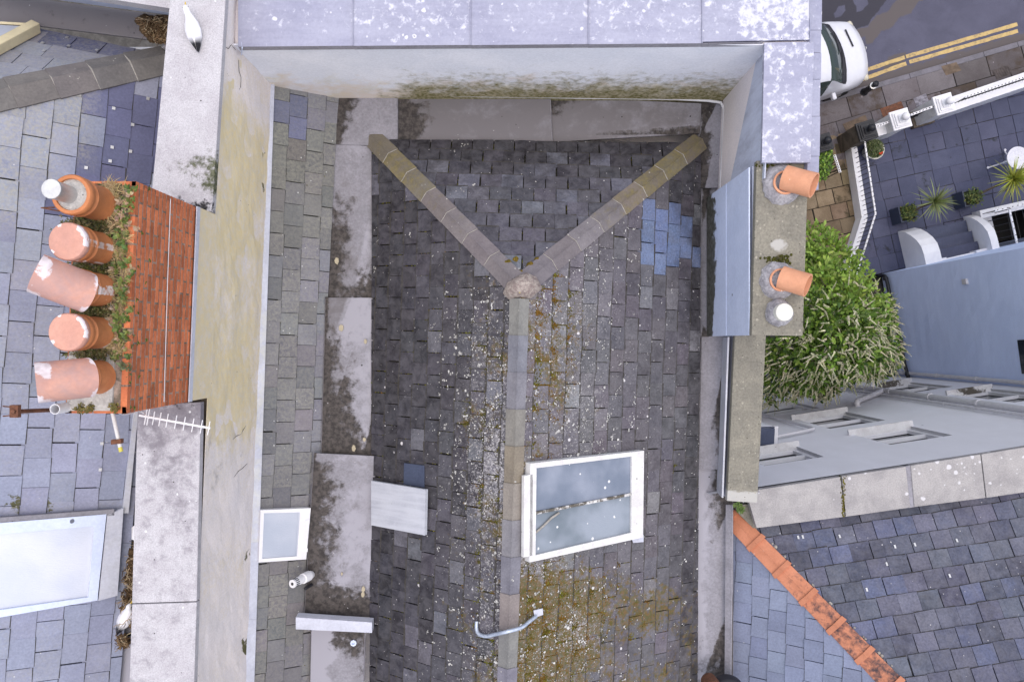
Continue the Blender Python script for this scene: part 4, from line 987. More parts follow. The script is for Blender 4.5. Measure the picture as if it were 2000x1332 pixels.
# mast, soil pipe, aerial on the chimney's lower end
ms = thing('aerial_mast', P(138, 799, 6.9), 'rusty steel mast with a clamp beside the brick chimney', 'mast')
a = V3((-3.52, -.60, 12.6)); t_ = P(24, 804, 5.66)
mb = MB(); mb.tube([P(138, 799, 6.6), t_], .016, 10); mb.build('pole', M['rust'], ms, 50)
mb = MB(); q = P(30, 803, 5.70); mb.obox(q, V3((.03, 0, 0)), V3((0, .045, 0)), V3((0, 0, .02))); mb.build('clamp', M['rust'], ms)
for s in (-1, 1):
    mb = MB(); mb.tube([q + V3((-.03, .03 * s, 0)), q + V3((-.09, .036 * s, .0))], .005, 6); mb.build('clamp_bolt', M['rust'], ms)
vp = thing('vent_pipe', P(160, 800, 7.2), 'white open ended plastic pipe standing against the chimney beneath the rusty mast', 'pipe')
mb = MB(); c0 = P(107, 799, 6.12); mb.lathe(V3((c0.x, c0.y, 11.9)), [(.040, 0), (.040, c0.z - 11.9), (.034, c0.z - 11.9), (.034, c0.z - 13.0 + .3)], 24); mb.build('pipe', M['white'], vp, 50)
mb = MB(); mb.lathe(V3((c0.x, c0.y, c0.z - .5)), [(.0335, 0), (0, .001)], 24); mb.build('dark_bore', M['black'], vp)
ar = thing('television_aerial', P(222, 812, 7.0), 'white television aerial with a comb of thin rods over the coping', 'aerial')
mb = MB(); a, b = P(272, 811, 7.25), P(411, 836, 7.25); mb.bar(a, b, .009); mb.build('boom', M['white'], ar)
d = (b - a).normalized(); sd = V3((-d.y, d.x, 0))
for k in range(10):
    f = [.10, .135, .21, .30, .40, .52, .64, .76, .88, .985][k]; c = a.lerp(b, f); L = .075 - .012 * (k > 1)
    mb = MB(); mb.bar(c - sd * L + V3((0, 0, .012)), c + sd * L + V3((0, 0, .012)), .0035); mb.build('rod', M['white'], ar)
mb = MB(); a2, b2 = P(219, 803, 6.75), P(236, 880, 6.75); mb.tube([a2, b2], .016, 10); mb.build('support_arm', M['white_dirty'], ar, 50)
mb = MB(); q = P(229, 862, 6.75); mb.obox(q, V3((.042, .004, 0)), V3((0, .02, 0)), V3((0, 0, .026))); mb.build('clamp', M['rust'], ar)
mb = MB(); mb.tube([P(234.5, 873, 6.75), P(236.5, 882, 6.75)], .0175, 10); mb.build('end_cap', plain('yellow_plastic', (.62, .55, .09), .5), ar, 50)
mb = MB(); mb.tube(smooth([P(226, 804, 6.72), P(240, 809, 6.9), P(256, 807, 7.1), P(268, 803, 7.3), P(280, 806, 7.4), P(285, 812, 7.3)]), .006, 6); mb.build('cable', M['white'], ar, 60)
# ================================================================ neighbouring house on the left
lh = thing('neighbour_house', V3((-5.5, 0, 0)), 'neighbouring house with a pale blue grey slate roof running off the left edge', 'house')
LL = Plane((-3.857, 3.18, 11.2), V3((-1, .084, 0)), .7)
C0 = V3((-3.857, 3.18, 11.2)); HP = V3((-5.15, 2.515, 12.065)); GP = V3((-5.75, 3.59, 11.15))
LF = Plane.three(C0, HP, GP)
mb = MB(); mb.box(-9.5, -3.9, -9, 3.5, -.1, 10.6); mb.build('house_wall', M['white_wall'], lh)
hfar = C0 + (HP - C0) * 2.6
LL.regs = [[LL.st(p) for p in (C0 + (HP - C0) * -.03, hfar, LL.hit(-400, 1600), LL.hit(206, 1600), LL.hit(234, 1332))]]
LF.regs = [[LF.st(p) for p in (C0 + (GP - C0) * .02, C0 + (GP - C0) * 2.2, hfar)]]
newL = [(186, 150), (330, 90), (330, 300), (300, 420), (180, 430), (60, 425), (66, 365), (124, 340), (124, 290), (176, 292), (178, 200)]
def c_ll(px, py, i, j, rr):
    if inpoly((px, py), newL) and rr.random() < .94: return jit((.12, .128, .215), .10, .02)
    k = rr.random()
    if py > 760: return jit(cmix((.29, .315, .415), (.335, .36, .46), k), .06, .02)
    return jit(cmix((.25, .275, .36), (.31, .33, .40), k), .08, .02)
def w_ll(px, py, k):
    if inpoly((px, py), newL): return (0, 0, 0)
    return (.10 * k, .66 if 972 < py < 1008 and -10 < px < 142 else .04, .6 if py < 420 else .25 * k)
mb = MB(); dk = MB()
slates(mb, LL, LL.regs, .318, .245, c_ll, .007, .010, 31, wf=w_ll, t0=.06, s0=.12, dirt_shade=.006); deck(dk, LL, LL.regs)
mb.build('roof_slope', M['slate_light'], lh)
newF = [(80, 50), (330, 60), (330, 100), (160, 110), (40, 90)]
def c_lf(px, py, i, j, rr):
    if inpoly((px, py), newF): return jit((.10, .11, .19), .10, .02)
    return jit((.25, .26, .31), .1, .03)
mb = MB(); slates(mb, LF, LF.regs, .33, .25, c_lf, .007, .012, 33, wf=lambda px, py, k: (.05, .04, .3), dirt_shade=.006); deck(dk, LF, LF.regs); mb.build('roof_slope', M['slate_light'], lh); dk.build('roof_deck', M['moss'], lh)
# slate clips
for pl, pts in ((LL, [(227, 161), (222, 212), (259, 244), (255, 296), (215, 315), (168, 328), (219, 288), (199, 866), (196, 917), (289, 193)]), (LF, [(83, 84), (131, 73), (134, 90), (86, 99), (189, 98)])):
    for px, py in pts:
        mb = MB(); mb.obox(pl.hit(px, py, .022), pl.a * .016, pl.u * .016, pl.n * .003); mb.build('slate_clip', M['steel'], lh)
# hip tiles of concrete
hdir = (hfar - C0).normalized()
sl, sr = tdir(LL, hdir, V3((1, -1, 0))), tdir(LF, hdir, V3((-1, 1, 0)))
hipline(C0 + hdir * -.02, C0 + hdir * 2.4, 6, sl, sr, .20, lambda k: jit((.185, .175, .165), .08), M['ridge'], lh, None, lambda k: (.12, .1, 0))
for k in range(1, 5):
    e = C0 + hdir * (.4 * k - .02); up = V3((0, 0, 1)); r = .010 if k < 3 else .007
    mb = MB(); mb.tube([e + sl * .2 + up * .025, e + sl * .1 + up * .03, e + up * .045, e + sr * .1 + up * .03, e + sr * .2 + up * .025], [r * 1.4, r, r, r, r * .8], 6)
    mb.build('mortar_joint', M['sealant'], lh, 60)
for q in range(9):
    mb = MB(); p = C0 + hdir * U(.88, 1.1) + sl * U(.03, .15) + V3((0, 0, .035)); mb.lump(p, LL.n, U(.008, .016), .006); mb.build('paint_drip', M['sealant'], lh)
# roof window bottom left
rw = bpy.data.objects.new('roof_window', None); col.objects.link(rw); rw.parent = lh; rw['label'] = 'large grey framed roof window reflecting the sky'
frame4(LL, [(-130, 1032), (208, 1004), (190, 1172), (-130, 1228)], [(-120, 1054), (184, 1027), (172, 1166), (-120, 1208)], -.02, .11, 'frame', M['lead_blue'], rw)
mb = MB(); mb.prism(onp(LL, [(-125, 1052), (188, 1026), (176, 1168), (-125, 1212)], .085), .02); mb.build('pane', M['bright_glass'], rw)
for k in range(3):
    mb = MB(); x = 178 + k * 5; mb.bar(LL.hit(x + 6, 1030, .095), LL.hit(x - 7, 1164, .095), .006); mb.build('bottom_rail', M['lead_light'], rw)
mb = MB(); A, B, C, E = onp(LL, [(208, 1004), (240, 990), (228, 1160), (191, 1170)], .05); mb.sheet(A, B, C, E, 8, 20, lambda u, v: (.1, .35 * (v > .85), 0), .05, bump=.01); mb.build('apron_flashing', M['lead_light'], rw, 40)
mb = MB(); A, B, C, E = onp(LL, [(-130, 1018), (222, 992), (222, 1004), (-130, 1032)], .05); mb.sheet(A, B, C, E, 20, 3, None, .05); mb.build('head_flashing', M['lead'], rw, 40)
# gutter between roof and party wall
for k, (y0, y1) in enumerate(((90, 420), (790, 1010), (1005, 1240), (1235, 1420))):
    ex = lambda y: 336 - (y - 90) * .093
    A, B, C, E = P(ex(y0) - 16, y0, 8.93), P(ex(y0) + 48, y0, 8.93), P(ex(y1) + 78, y1, 8.93), P(ex(y1) - 16, y1, 8.93)
    mb = MB(); mb.sheet(A, B, C, E, 8, 30, lambda u, v: (.7 if k == 3 or k == 0 else .1, .3, (.75 if k == 1 else 0) * sstep(.3, .6, v) + .5 * (k == 2)), .03, bump=.01); mb.build('lead_gutter', M['lead'], lh, 40)
for k, (y0, y1) in enumerate(((105, 430), (790, 1000))):
    A, B, C, E = [LL.hit(x, y, .02) for x, y in ((326 - (y0 - 100) * .093, y0), (334 - (y0 - 100) * .093, y0), (336 - (y1 - 100) * .096, y1), (324 - (y1 - 100) * .096, y1))]
    mb = MB(); mb.sheet(A, B, C, E, 2, 20, lambda u, v: (.2, .05, 0), .05, bump=.006); mb.build('lead_edging', M['lead_light'], lh, 40)
# front gutter, coping and lead of the left house
A, B, C, E = P(-80, 32, 8.85), P(292, 78, 8.85), P(356, 36, 8.85), P(-80, -22, 8.85)
mb = MB(); mb.sheet(A, B, C, E, 60, 14, lambda u, v: (.74 * sstep(.3, .38, u) * (1 - sstep(.52, .6, u)) * (1 - sstep(.3, .6, v)) + .78 * sstep(.58, .66, u) * (1 - sstep(.86, .92, u)) * sstep(.2, .4, v), .85, .34), .03, bump=.01); mb.build('lead_gutter', M['lead'], lh, 40)
A, B, C, E = P(-80, -26, 8.8), P(354, 34, 8.8), P(354, 24, 8.4), P(-80, -40, 8.4)
mb = MB(); mb.sheet(A, B, C, E, 60, 3, lambda u, v: (.1, .05, .2), .02, bump=.008); mb.build('lead_upstand', M['lead_blue'], lh, 40)
A, B, C, E = P(-80, -46, 8.0), P(352, 20, 8.0), P(352, -60, 8.0), P(-80, -120, 8.0)
mb = MB(); mb.sheet(A, B, C, E, 50, 10, lambda u, v: (.2, .05, 0), .12, bump=.01, thd=V3((0, -.0, -.13))); o = mb.build('coping_stone', M['coping'], lh, 40)
# cream timber of a rooflight
mb = MB(); mb.bar(LF.hit(71, 52, .09), LF.hit(-60, 122, .09), .05, .06); mb.build('skylight_frame', M['cream'], lh, bevel=.008)
mb = MB(); mb.bar(LF.hit(72, 51, .04), LF.hit(-60, 44, .04), .014, .03); mb.build('skylight_frame', M['cream'], lh)
mb = MB(); mb.prism(onp(LF, [(-60, 46), (66, 53), (-60, 118)], .06), .02); mb.build('skylight_pane', M['pale_glass'], lh)

# ---------------------------------------------------------------- gulls and their nests
def gull(loc, az, label, s=1.):
    g = thing('gull', V3(loc), label, 'gull')
    f = V3((math.cos(az), math.sin(az), 0)); sd = V3((-f.y, f.x, 0)); up = V3((0, 0, 1))
    st = [(-.23, .008, .012, .150), (-.17, .035, .028, .150), (-.09, .066, .058, .150), (0, .080, .080, .150), (.07, .074, .080, .158), (.115, .055, .062, .185), (.145, .040, .045, .225), (.17, .036, .038, .262), (.195, .036, .036, .280), (.222, .026, .027, .276), (.24, .010, .012, .268)]
    mb = MB(); n = 14; vs, cs = [], []
    for x, ry, rz, z in st:
        for k in range(n):
            t = 6.2832 * k / n; q = V3(loc) + (f * x + sd * (math.cos(t) * ry) + up * (z + math.sin(t) * rz)) * s
            vs.append(q); cs.append((.80, .80, .82))
    fs = [(i * n + k, i * n + (k + 1) % n, (i + 1) * n + (k + 1) % n, (i + 1) * n + k) for i in range(len(st) - 1) for k in range(n)] + [tuple(range(n - 1, -1, -1)), tuple(range(len(vs) - n, len(vs)))]
    mb.add(vs, fs, cs); mb.build('body', M['skin_white'], g, 80)
    for side in (-1, 1):
        mb = MB(); pr = [(.10, .045, .225), (.06, .075, .215), (-.02, .088, .205), (-.10, .078, .195), (-.18, .045, .185), (-.27, .004, .178)]
        vs = []; cs = []
        for x, y, z in pr:
            for yy, zz in ((max(0.004, y - .055), z + .012), (y, z - .01), (y * 1.02, z - .05)):
                vs.append(V3(loc) + (f * x + sd * (side * yy) + up * zz) * s); cs.append((.76, .76, .80) if x > -.12 else (.74, .74, .78) if x > -.17 else (.02, .02, .025))
        fs = [(i * 3 + k, i * 3 + k + 1, i * 3 + k + 4, i * 3 + k + 3) for i in range(5) for k in range(2)]
        mb.add(vs, fs, cs); mb.build('wing', M['skin_white'], g, 80)
        mb = MB(); a = V3(loc) + (f * .01 + sd * .035 * side + up * .09) * s; b = V3(loc) + (f * .02 + sd * .04 * side + up * .006) * s
        mb.tube([a, b], .005, 6, c=(.5, .25, .22))
        for q in (-.5, 0, .5): mb.tube([b, b + (f * math.cos(q) + sd * math.sin(q)) * .045], [.005, .003], 5, c=(.5, .25, .22))
        mb.build('leg', M['skin_white'], g, 60)
    mb = MB(); mb.tube([V3(loc) + (f * .232 + up * .268) * s, V3(loc) + (f * .265 + up * .262) * s, V3(loc) + (f * .285 + up * .252) * s], [.011 * s, .008 * s, .003 * s], 8, c=(.60, .42, .08)); mb.build('beak', M['skin_white'], g, 60)
    for side in (-1, 1):
        mb = MB(); mb.lathe(V3(loc) + (f * .207 + sd * .031 * side + up * .287) * s, [(.006, 0), (.004, .003), (0, .004)], 8, sd * side, c=(.02, .02, .02)); mb.build('eye', M['skin_white'], g, 60)
    return g
gull(P(388, 68, 7.9), math.radians(101), 'white gull standing on the coping near the top with its head up the wall', .84)
gull(P(258, 1196, 8.93), math.radians(62), 'white gull half hidden under the coping beside the nest in the lower gutter', .85)
def nest(poly, D, n, label, seedn, h=.10, dense=140):
    mb = MB(); rr = random.Random(seedn); xs = [p[0] for p in poly]; ys = [p[1] for p in poly]
    k = 0
    while k < dense:
        x, y = rr.uniform(min(xs), max(xs)), rr.uniform(min(ys), max(ys))
        if not inpoly((x, y), poly): continue
        mb.lump(P(x, y, D), (0, 0, 1), rr.uniform(.03, .06), rr.uniform(.02, .07), jit((.10, .065, .035), .3)); k += 1
    k = 0
    while k < n:
        x, y = rr.uniform(min(xs), max(xs)), rr.uniform(min(ys), max(ys))
        if not inpoly((x, y), poly): continue
        p = P(x, y, D - rr.uniform(.03, h)); t = rr.uniform(0, 6.28); L = rr.uniform(.04, .13) * (2.0 if rr.random() < .08 else 1)
        d = V3((math.cos(t), math.sin(t), rr.uniform(-.25, .25))); cc = rr.choice([(.36, .26, .15), (.14, .085, .045), (.22, .14, .075), (.09, .055, .03), (.50, .40, .27)])
        mb.tube([p - d * L * .5, p + V3((rr.gauss(0, .012), rr.gauss(0, .012), .008)), p + d * L * .5], rr.uniform(.0018, .0042), 4, c=jit(cc, .2), caps=False); k += 1
    o = mb.build('gull_nest', M['straw']); return tag(o, label, 'nest', None, 'stuff')
nest([(268, 38), (352, 34), (350, 62), (330, 82), (292, 76), (276, 52)], 8.83, 420, 'untidy straw nest in the gutter corner below the first gull', 4)
nest([(330, 80), (349, 60), (340, 120), (332, 118)], 8.85, 70, 'thin trail of brown straw along the gutter under the coping edge', 6, .06, 30)
nest([(262, 1056), (300, 1050), (296, 1200), (232, 1228), (240, 1120)], 8.85, 520, 'long bed of dry grass filling the lower gutter along the coping', 5, .10, 200)
nest([(228, 1240), (252, 1236), (250, 1262), (228, 1266)], 8.85, 60, 'small round clump of dry grass at the lower end of the gutter', 8, .08, 20)
mb = MB(); rr = random.Random(9)
pts = [(257, 1030), (262, 1026), (265, 1032), (269, 1023), (275, 1028), (275, 1052), (264, 1056), (257, 1053)]
A = [P(x, y, 8.72 + .02 * (i % 2)) for i, (x, y) in enumerate(pts)]; mb.prism(A, .10); o = mb.build('plastic_scrap', M['white']); tag(o, 'torn white plastic scrap wedged in the gutter above the grass bed', 'litter')
# ================================================================ rear wing on the lower right
DC2 = 10.1
WA, WB = P(1480, 955, DC2), P(2000, 875, DC2)
wd_ = (WB - WA); wd_.z = 0; wd_.normalize(); wn = V3((-wd_.y, wd_.x, 0))       # wn points out of the wall, up the picture
rh = thing('rear_wing', V3((4, -2.5, 0)), 'rear wing with a white painted wall, six small windows and blue grey slate roof', 'house')
# wall with real window openings: strips round the holes
def wz(px, py): return vhit(px, py, WA, WB)
def wpos(p): return ((p - WA).dot(wd_), p.z)
zw = CAMZ - DC2 - .12
ops = []
def op(l, r, top):
    L, Rr, T = wz(*l), wz(*r), wz(*top); s0, s1 = (L - WA).dot(wd_), (Rr - WA).dot(wd_); ops.append((s0, s1, (L.z + Rr.z) / 2, T.z)); return ops[-1]
op((1661, 847), (1778, 832), (1877, 847)); op((1552, 818), (1649, 803.5), (1733, 820)); op((1470, 800), (1544, 784), (1601, 796.6))
op((1452, 890), (1545.5, 868), (1613, 891)); op((1842.5, 769), (1943, 760), (2045, 776)); op((1700, 755.5), (1781, 746.5), (1862, 754.6))
sA, sB = -.6, 12.
cutS = sorted(set([sA, sB] + [x for o in ops for x in o[:2]])); cutZ = sorted(set([0, zw] + [x for o in ops for x in o[2:]]))
def W3(s, z, d=0.): return V3((WA.x, WA.y, 0)) + wd_ * s + V3((0, 0, z)) + wn * d
mb = MB()
for i in range(len(cutS) - 1):
    for j in range(len(cutZ) - 1):
        cs, cz = (cutS[i] + cutS[i + 1]) / 2, (cutZ[j] + cutZ[j + 1]) / 2
        if any(o[0] < cs < o[1] and o[2] < cz < o[3] for o in ops): continue
        a, b, z0, z1 = cutS[i], cutS[i + 1], cutZ[j], cutZ[j + 1]
        mb.add([W3(a, z0), W3(b, z0), W3(b, z1), W3(a, z1)], [(0, 3, 2, 1)])
mb.build('wall', M['white_wall'], rh)
mb = MB(); mb.prism([W3(sA, zw, -.36), W3(sB, zw, -.36), W3(sB, zw, -6), W3(sA + .4, zw - 0, -6)], zw + .1) if False else None
mb = MB(); mb.prism([W3(sA, 9.2, -.3), W3(sB, 9.2, -.3), W3(sB, 9.2, -7), W3(sA, 9.2, -7)], 9.3); mb.build('wall_core', M['white_wall'], rh)
for k, (s0, s1, z0, z1) in enumerate(ops):
    wn_ = bpy.data.objects.new('window', None); col.objects.link(wn_); wn_.parent = rh
    dpt = .14
    mb = MB()
    for q in ((W3(s0, z0), W3(s0, z1), W3(s0, z1, -dpt), W3(s0, z0, -dpt)), (W3(s1, z0), W3(s1, z0, -dpt), W3(s1, z1, -dpt), W3(s1, z1)), (W3(s0, z1), W3(s1, z1), W3(s1, z1, -dpt), W3(s0, z1, -dpt)), (W3(s0, z0), W3(s0, z0, -dpt), W3(s1, z0, -dpt), W3(s1, z0))):
        mb.add(list(q), [(0, 1, 2, 3)])
    mb.build('reveal', M['pipe_jamb'], wn_)
    mb = MB(); mb.sheet(W3(s0 - .08, z0 + .012, .085), W3(s1 + .05, z0 + .012, .085), W3(s1 + .05, z0 + .03, -.09), W3(s0 - .08, z0 + .03, -.09), 20, 5, lambda u, v: (0, (.60 if k > 3 else .30) * (.3 + .7 * (abs(u - .5) < .35)), 0), .055, bump=.003)
    mb.build('sill', M['white_dirty'], wn_)
    mb = MB(); f = .075
    for a, b, c, d in ((s0, s0 + f, z0 + .02, z1), (s1 - f, s1, z0 + .02, z1), (s0 + f, s1 - f, z1 - f, z1), (s0 + f, s1 - f, z0 + .02, z0 + .10), (s0 + f, s1 - f, (z0 + z1) / 2 - .025, (z0 + z1) / 2 + .025)):
        mb.prism([W3(a, d, -.05), W3(b, d, -.05), W3(b, d, -.11), W3(a, d, -.11)], d - c)
    mb.build('frame', M['white'], wn_)
    mb = MB(); mb.add([W3(s0, z0, -.12), W3(s1, z0, -.12), W3(s1, z1, -.12), W3(s0, z1, -.12)], [(0, 3, 2, 1)]); mb.build('pane', M['glass_dark'], wn_)
# coping of the wing
def qpx(l, D=DC2): return [P(x, y, D) for x, y in l]
for k, (l, wsp) in enumerate((([(1478, 1031), (1650, 1009), (1642, 931), (1457, 960)], .10), ([(1652, 1009), (1778, 991), (1769, 911), (1644, 930)], .12), ([(1786, 990), (1925, 972), (1915, 887), (1779, 909)], .8), ([(1927, 972), (2120, 944), (2110, 855), (1917, 887)], .5))):
    A, B, C, E = qpx(l); mb = MB(); mb.sheet(A, B, C, E, 24, 14, lambda u, v: (wsp * (.3 + .8 * sstep(.3, .8, v)), .55 * (k == 0) * (u > .97) + .5 * (k == 1) * (u < .03), 0), .10, bump=.008)
    mb.build('coping_stone', M['coping_pink'], rh, 40, bevel=.005)
mb = MB(); mb.prism([q - V3((0, 0, .012)) for q in qpx([(1776, 992), (1788, 990), (1781, 909), (1768, 911)])], .05); mb.build('lead_strip', M['lead'], rh)
mb = MB(); rr = random.Random(2)
for k in range(40): mb.lump(P(1648 + rr.gauss(0, 1.6) - (k - 20) * .06, 930 + k * 2., DC2 - .005), (0, 0, 1), rr.uniform(.006, .016), .008, jit((.14, .12, .03), .3))
tag(mb.build('moss', M['moss'], rh, 50), None, None, None, 'stuff')
# cement at the joint of the two copings
mb = MB(); pts = [P(x, y, 9.9) for x, y in ((1447, 972), (1455, 965), (1468, 960), (1479, 956), (1486, 962), (1474, 968), (1460, 974), (1452, 982))]
mb.prism(pts, .2); mb.build('cement', M['flaunch'], rh)
# slates of the wing
C2 = P(1437, 1020, 10.4); H2 = C2 + V3((1.585, -1.70, 1.0))
RLp = Plane(C2, eM, .63); RU = Plane.three(C2, H2, C2 + V3((.988, .152, 0)))
hx = (H2 - C2); H3 = C2 + hx * 2.2
RLp.regs = [[RLp.st(p) for p in (C2 - V3((.06, -.0, .04)) + V3((0, .04, 0)), H3, RLp.hit(1424, 1900), RLp.hit(1426, 1040))]]
RU.regs = [[RU.st(p) for p in (C2, H3, C2 + V3((.988, .152, 0)) * 6 + V3((0, -6, 3.4)) * 0 + (RU.u * 6), C2 + V3((.988, .152, 0)) * 8)]]
def c_rl(px, py, i, j, rr): return jit(cmix((.17, .20, .285), (.225, .255, .345), rr.random()), .10, .02)
def c_ru(px, py, i, j, rr):
    k = rr.random()
    new = inpoly((px, py), [(1555, 1040), (1600, 1040), (1620, 1110), (1575, 1120)]) or k > .86
    if new: return jit((.125, .145, .22), .08, .02)
    return jit(cmix((.092, .102, .14), (.15, .162, .205), rr.random()), .12, .04)
mb = MB(); dk = MB(); slates(mb, RLp, RLp.regs, .262, .225, c_rl, .007, .014, 41, wf=lambda px, py, k: (.02, .0, .05 * k), t0=.02, dirt_shade=.006); deck(dk, RLp, RLp.regs); mb.build('roof_slope', M['slate_light'], rh)
mb = MB(); slates(mb, RU, RU.regs, .262, .232, c_ru, .009, .016, 43, wf=lambda px, py, k: (.22 * k, .02, .5 * (k > .5) * k), t0=.03, stagger=.45, dirt_shade=.010); deck(dk, RU, RU.regs); mb.build('roof_slope', M['slate'], rh); dk.build('roof_deck', M['moss'], rh)
hd = hx.normalized(); a_, b_ = tdir(RLp, hd, V3((-1, -1, 0))), tdir(RU, hd, V3((1, 1, 0)))
for k in range(9):
    L = .44; a = C2 + hd * (-.10 + L * k); b = C2 + hd * (-.10 + L * (k + 1))
    mb = MB(); vtile(mb, a, b, a_, b_, .128, (1, 1, 1), w=(.05 + .3 * (k == 1), 0, [.0, .15, .38, .45, .48, .50, .45, .4, .4][k]), lift=.045, th=.03); t = mb.build('ridge_tile', M['tile_orange'], rh, 25)
    mb = MB(); vtile(mb, a - hd * .025, a + hd * .04, a_, b_, .144, (1, 1, 1), w=(.1, 0, .1), lift=.078, th=.05); mb.build('collar', M['tile_orange'], t, 25)
    for e in range(3):
        mb = MB(); mb.lump(a + hd * U(.05, .4) + b_ * .155 + V3((0, 0, .012)), RU.n, U(.015, .03), .02); mb.build('mortar_bit', M['sealant'], t)
for px, py in ((1568, 1048), (1640, 1047), (1559, 1049), (1748, 1067), (1787, 1063), (1869, 1055), (1855, 1124), (1693, 1151), (1732, 1101)):
    mb = MB(); mb.obox(RU.hit(px, py, .028), RU.a * .011, RU.u * .022, RU.n * .003); mb.build('slate_clip', M['steel'], rh)
# dark abutment under the coping, small weed in the corner
mb = MB(); A, B, C, E = qpx([(1440, 1000), (1480, 1040), (1470, 985), (1436, 985)], 10.3); mb.prism([A, B, C, E], .2); mb.build('abutment', M['coping_lichen'], rh)
wd2 = MB(); rr = random.Random(12)
def weedpatch(pts, n, L, z, mbx, cols):
    for k in range(n):
        x, y = rr.choice(pts); c = P(x + rr.gauss(0, 2.5), y + rr.gauss(0, 2.5), z); t = rr.uniform(0, 6.28)
        for q in range(5):
            t += 1.26; mbx.leaf(c, V3((math.cos(t), math.sin(t), rr.uniform(.2, .9))), V3((0, 0, 1)), L * rr.uniform(.6, 1.2), L * .5, jit(rr.choice(cols), .25, .08))
weedpatch([(1439, 987), (1443, 990), (1447, 994)], 26, .035, 10.02, wd2, [(.13, .20, .05), (.09, .15, .04)])
tag(wd2.build('weed', M['leaf']), 'small green weed sprouting in the corner between two copings', 'weed')
# downpipes on the wing wall
def vpipe(s, z0, z1, r, name='downpipe', extra=None, d=.10):
    mb = MB(); mb.tube([W3(s, z0, d), W3(s, z1, d)], r, 12)
    o = mb.build(name, M['pipe'], rh, 50)
    z = z0 + .3
    while z < z1:
        m2 = MB(); m2.tube([W3(s, z, d), W3(s, z + .09, d)], r * 1.25, 12); m2.build('pipe_collar', M['pipe'], o, 50); z += 1.55
    return o
p0 = wz(1610, 760); p1 = wz(2000, 812); s_a = (p1 - WA).dot(wd_)
vpipe(s_a, .05, zw - .4, .058)
vpipe(s_a - .16, .8, zw - .6, .022, d=.06)
q0, q1 = wz(1727, 772), wz(1675, 793)
mb = MB(); c = lambda p, d: W3((p - WA).dot(wd_), p.z, d)
mb.tube(smooth([c(q0, .10), c(q0.lerp(q1, .5), .10), c(q0.lerp(q1, .86), .10), c(q1, .08), c(q1, -.05)]), .055, 12); mb.build('branch_pipe', M['pipe'], rh, 50)
q0, q1 = wz(1606, 757), wz(1562, 772); mb = MB(); mb.tube(smooth([c(q0, .10), c(q0.lerp(q1, .8), .10), c(q1, .08), c(q1, -.05)]), .055, 12); mb.build('branch_pipe', M['pipe'], rh, 50)
p = wz(1790, 737); vpipe((p - WA).dot(wd_) - .06, .1, zw - .3, .04)
q0, q1, q2 = wz(1480, 812), wz(1592, 844), wz(1505, 862); mb = MB(); mb.tube(smooth([c(q0, .06), c(q0.lerp(q1, .6), .06), c(q1.lerp(q0, .06), .06), c(q1.lerp(q2, .08), .06), c(q1.lerp(q2, .6), .06), c(q2, .06)]), .028, 10); mb.build('waste_pipe', M['pipe'], rh, 50)
# lean-to roof with a white gutter in the angle
lt = thing('lean_to', V3((3.8, -1.8, 0)), 'little slate roofed lean-to with white gutter in the angle of two walls', 'lean-to')
LT = Plane(P(1510, 870, 13.0), V3((-1, .05, 0)), .5)
q = onp(LT, [(1512, 833), (1509, 910), (1440, 912), (1440, 836)], 0)
LT.regs = [[LT.st(p) for p in q]]
mb = MB(); slates(mb, LT, LT.regs, .28, .25, lambda px, py, i, j, rr: jit((.10, .11, .165), .1), .008, .012, 51); mb.build('roof_slope', M['patio'], lt)
mb = MB(); mb.prism([v - V3((0, 0, .08)) for v in q], 6.8); mb.build('wall', M['white_wall'], lt)
mb = MB(); a, b = P(1514, 832, 13.1), P(1512, 909, 13.1); mb.bar(a, b, .035, .04); mb.build('gutter', M['white'], lt)
for y in (834, 862):
    mb = MB(); mb.tube([P(1518, y, 13.1), P(1518, y, 13.2)], .02, 8); mb.build('gutter_bracket', M['white'], lt)

# ================================================================ blue house
FC = P(1722, 535, 20); FB = P(1752, 737, 20)
fdir = V3((math.cos(math.radians(12.8)), math.sin(math.radians(12.8)), 0)); fper = V3((-fdir.y, fdir.x, 0))
def FR(a, b, z=0.): return V3((FC.x, FC.y, 0)) + fdir * a + fper * b + V3((0, 0, z))
bh = thing('blue_house', V3((12, 0, 0)), 'pale blue rendered house seen from its plain side wall', 'house')
gd = (FB - FC).normalized()
mb = MB(); G0 = V3((FC.x, FC.y, 0)); G1 = G0 + gd * 4.2
mb.sheet(G1, G0, G0 + V3((0, 0, 7.2)), G1 + V3((0, 0, 7.2)), 20, 30, lambda u, v: (.5, .4 * (1 - sstep(.0, .25, v)), 0), .0, bump=.01); mb.build('side_wall', M['blue_wall'], bh)
mb = MB(); mb.prism([G0 + fdir * .02, G0 + fdir * 9, G0 + fdir * 9 - fper * 4.2, G1 + fdir * .02], 0.01, down=V3((0, 0, .01))) if False else None
mb = MB(); t0 = [G0 + fdir * .02, G1 + fdir * .02, G1 + fdir * 9, G0 + fdir * 9]; mb.prism([v + V3((0, 0, 7.2)) for v in t0], 7.2); mb.build('house_body', M['blue_wall'], bh)
def ghit(px, py, off=.0):
    n = V3((gd.y, -gd.x, 0)); n = n if n.x < 0 else -n
    return vhit(px, py, G0, G0 + gd) + n * off
dp = bpy.data.objects.new('drainpipe', None); col.objects.link(dp); dp.parent = bh
mb = MB(); mb.tube(smooth([ghit(1716, 540, .1), ghit(1728, 538, .1), ghit(1735, 538, .1), ghit(1740, 548, .1), ghit(1748, 585, .1), ghit(1763, 655, .1), ghit(1775, 710, .1), ghit(1782, 736, .1)]), .045, 10); mb.build('pipe', M['black'], dp, 50)
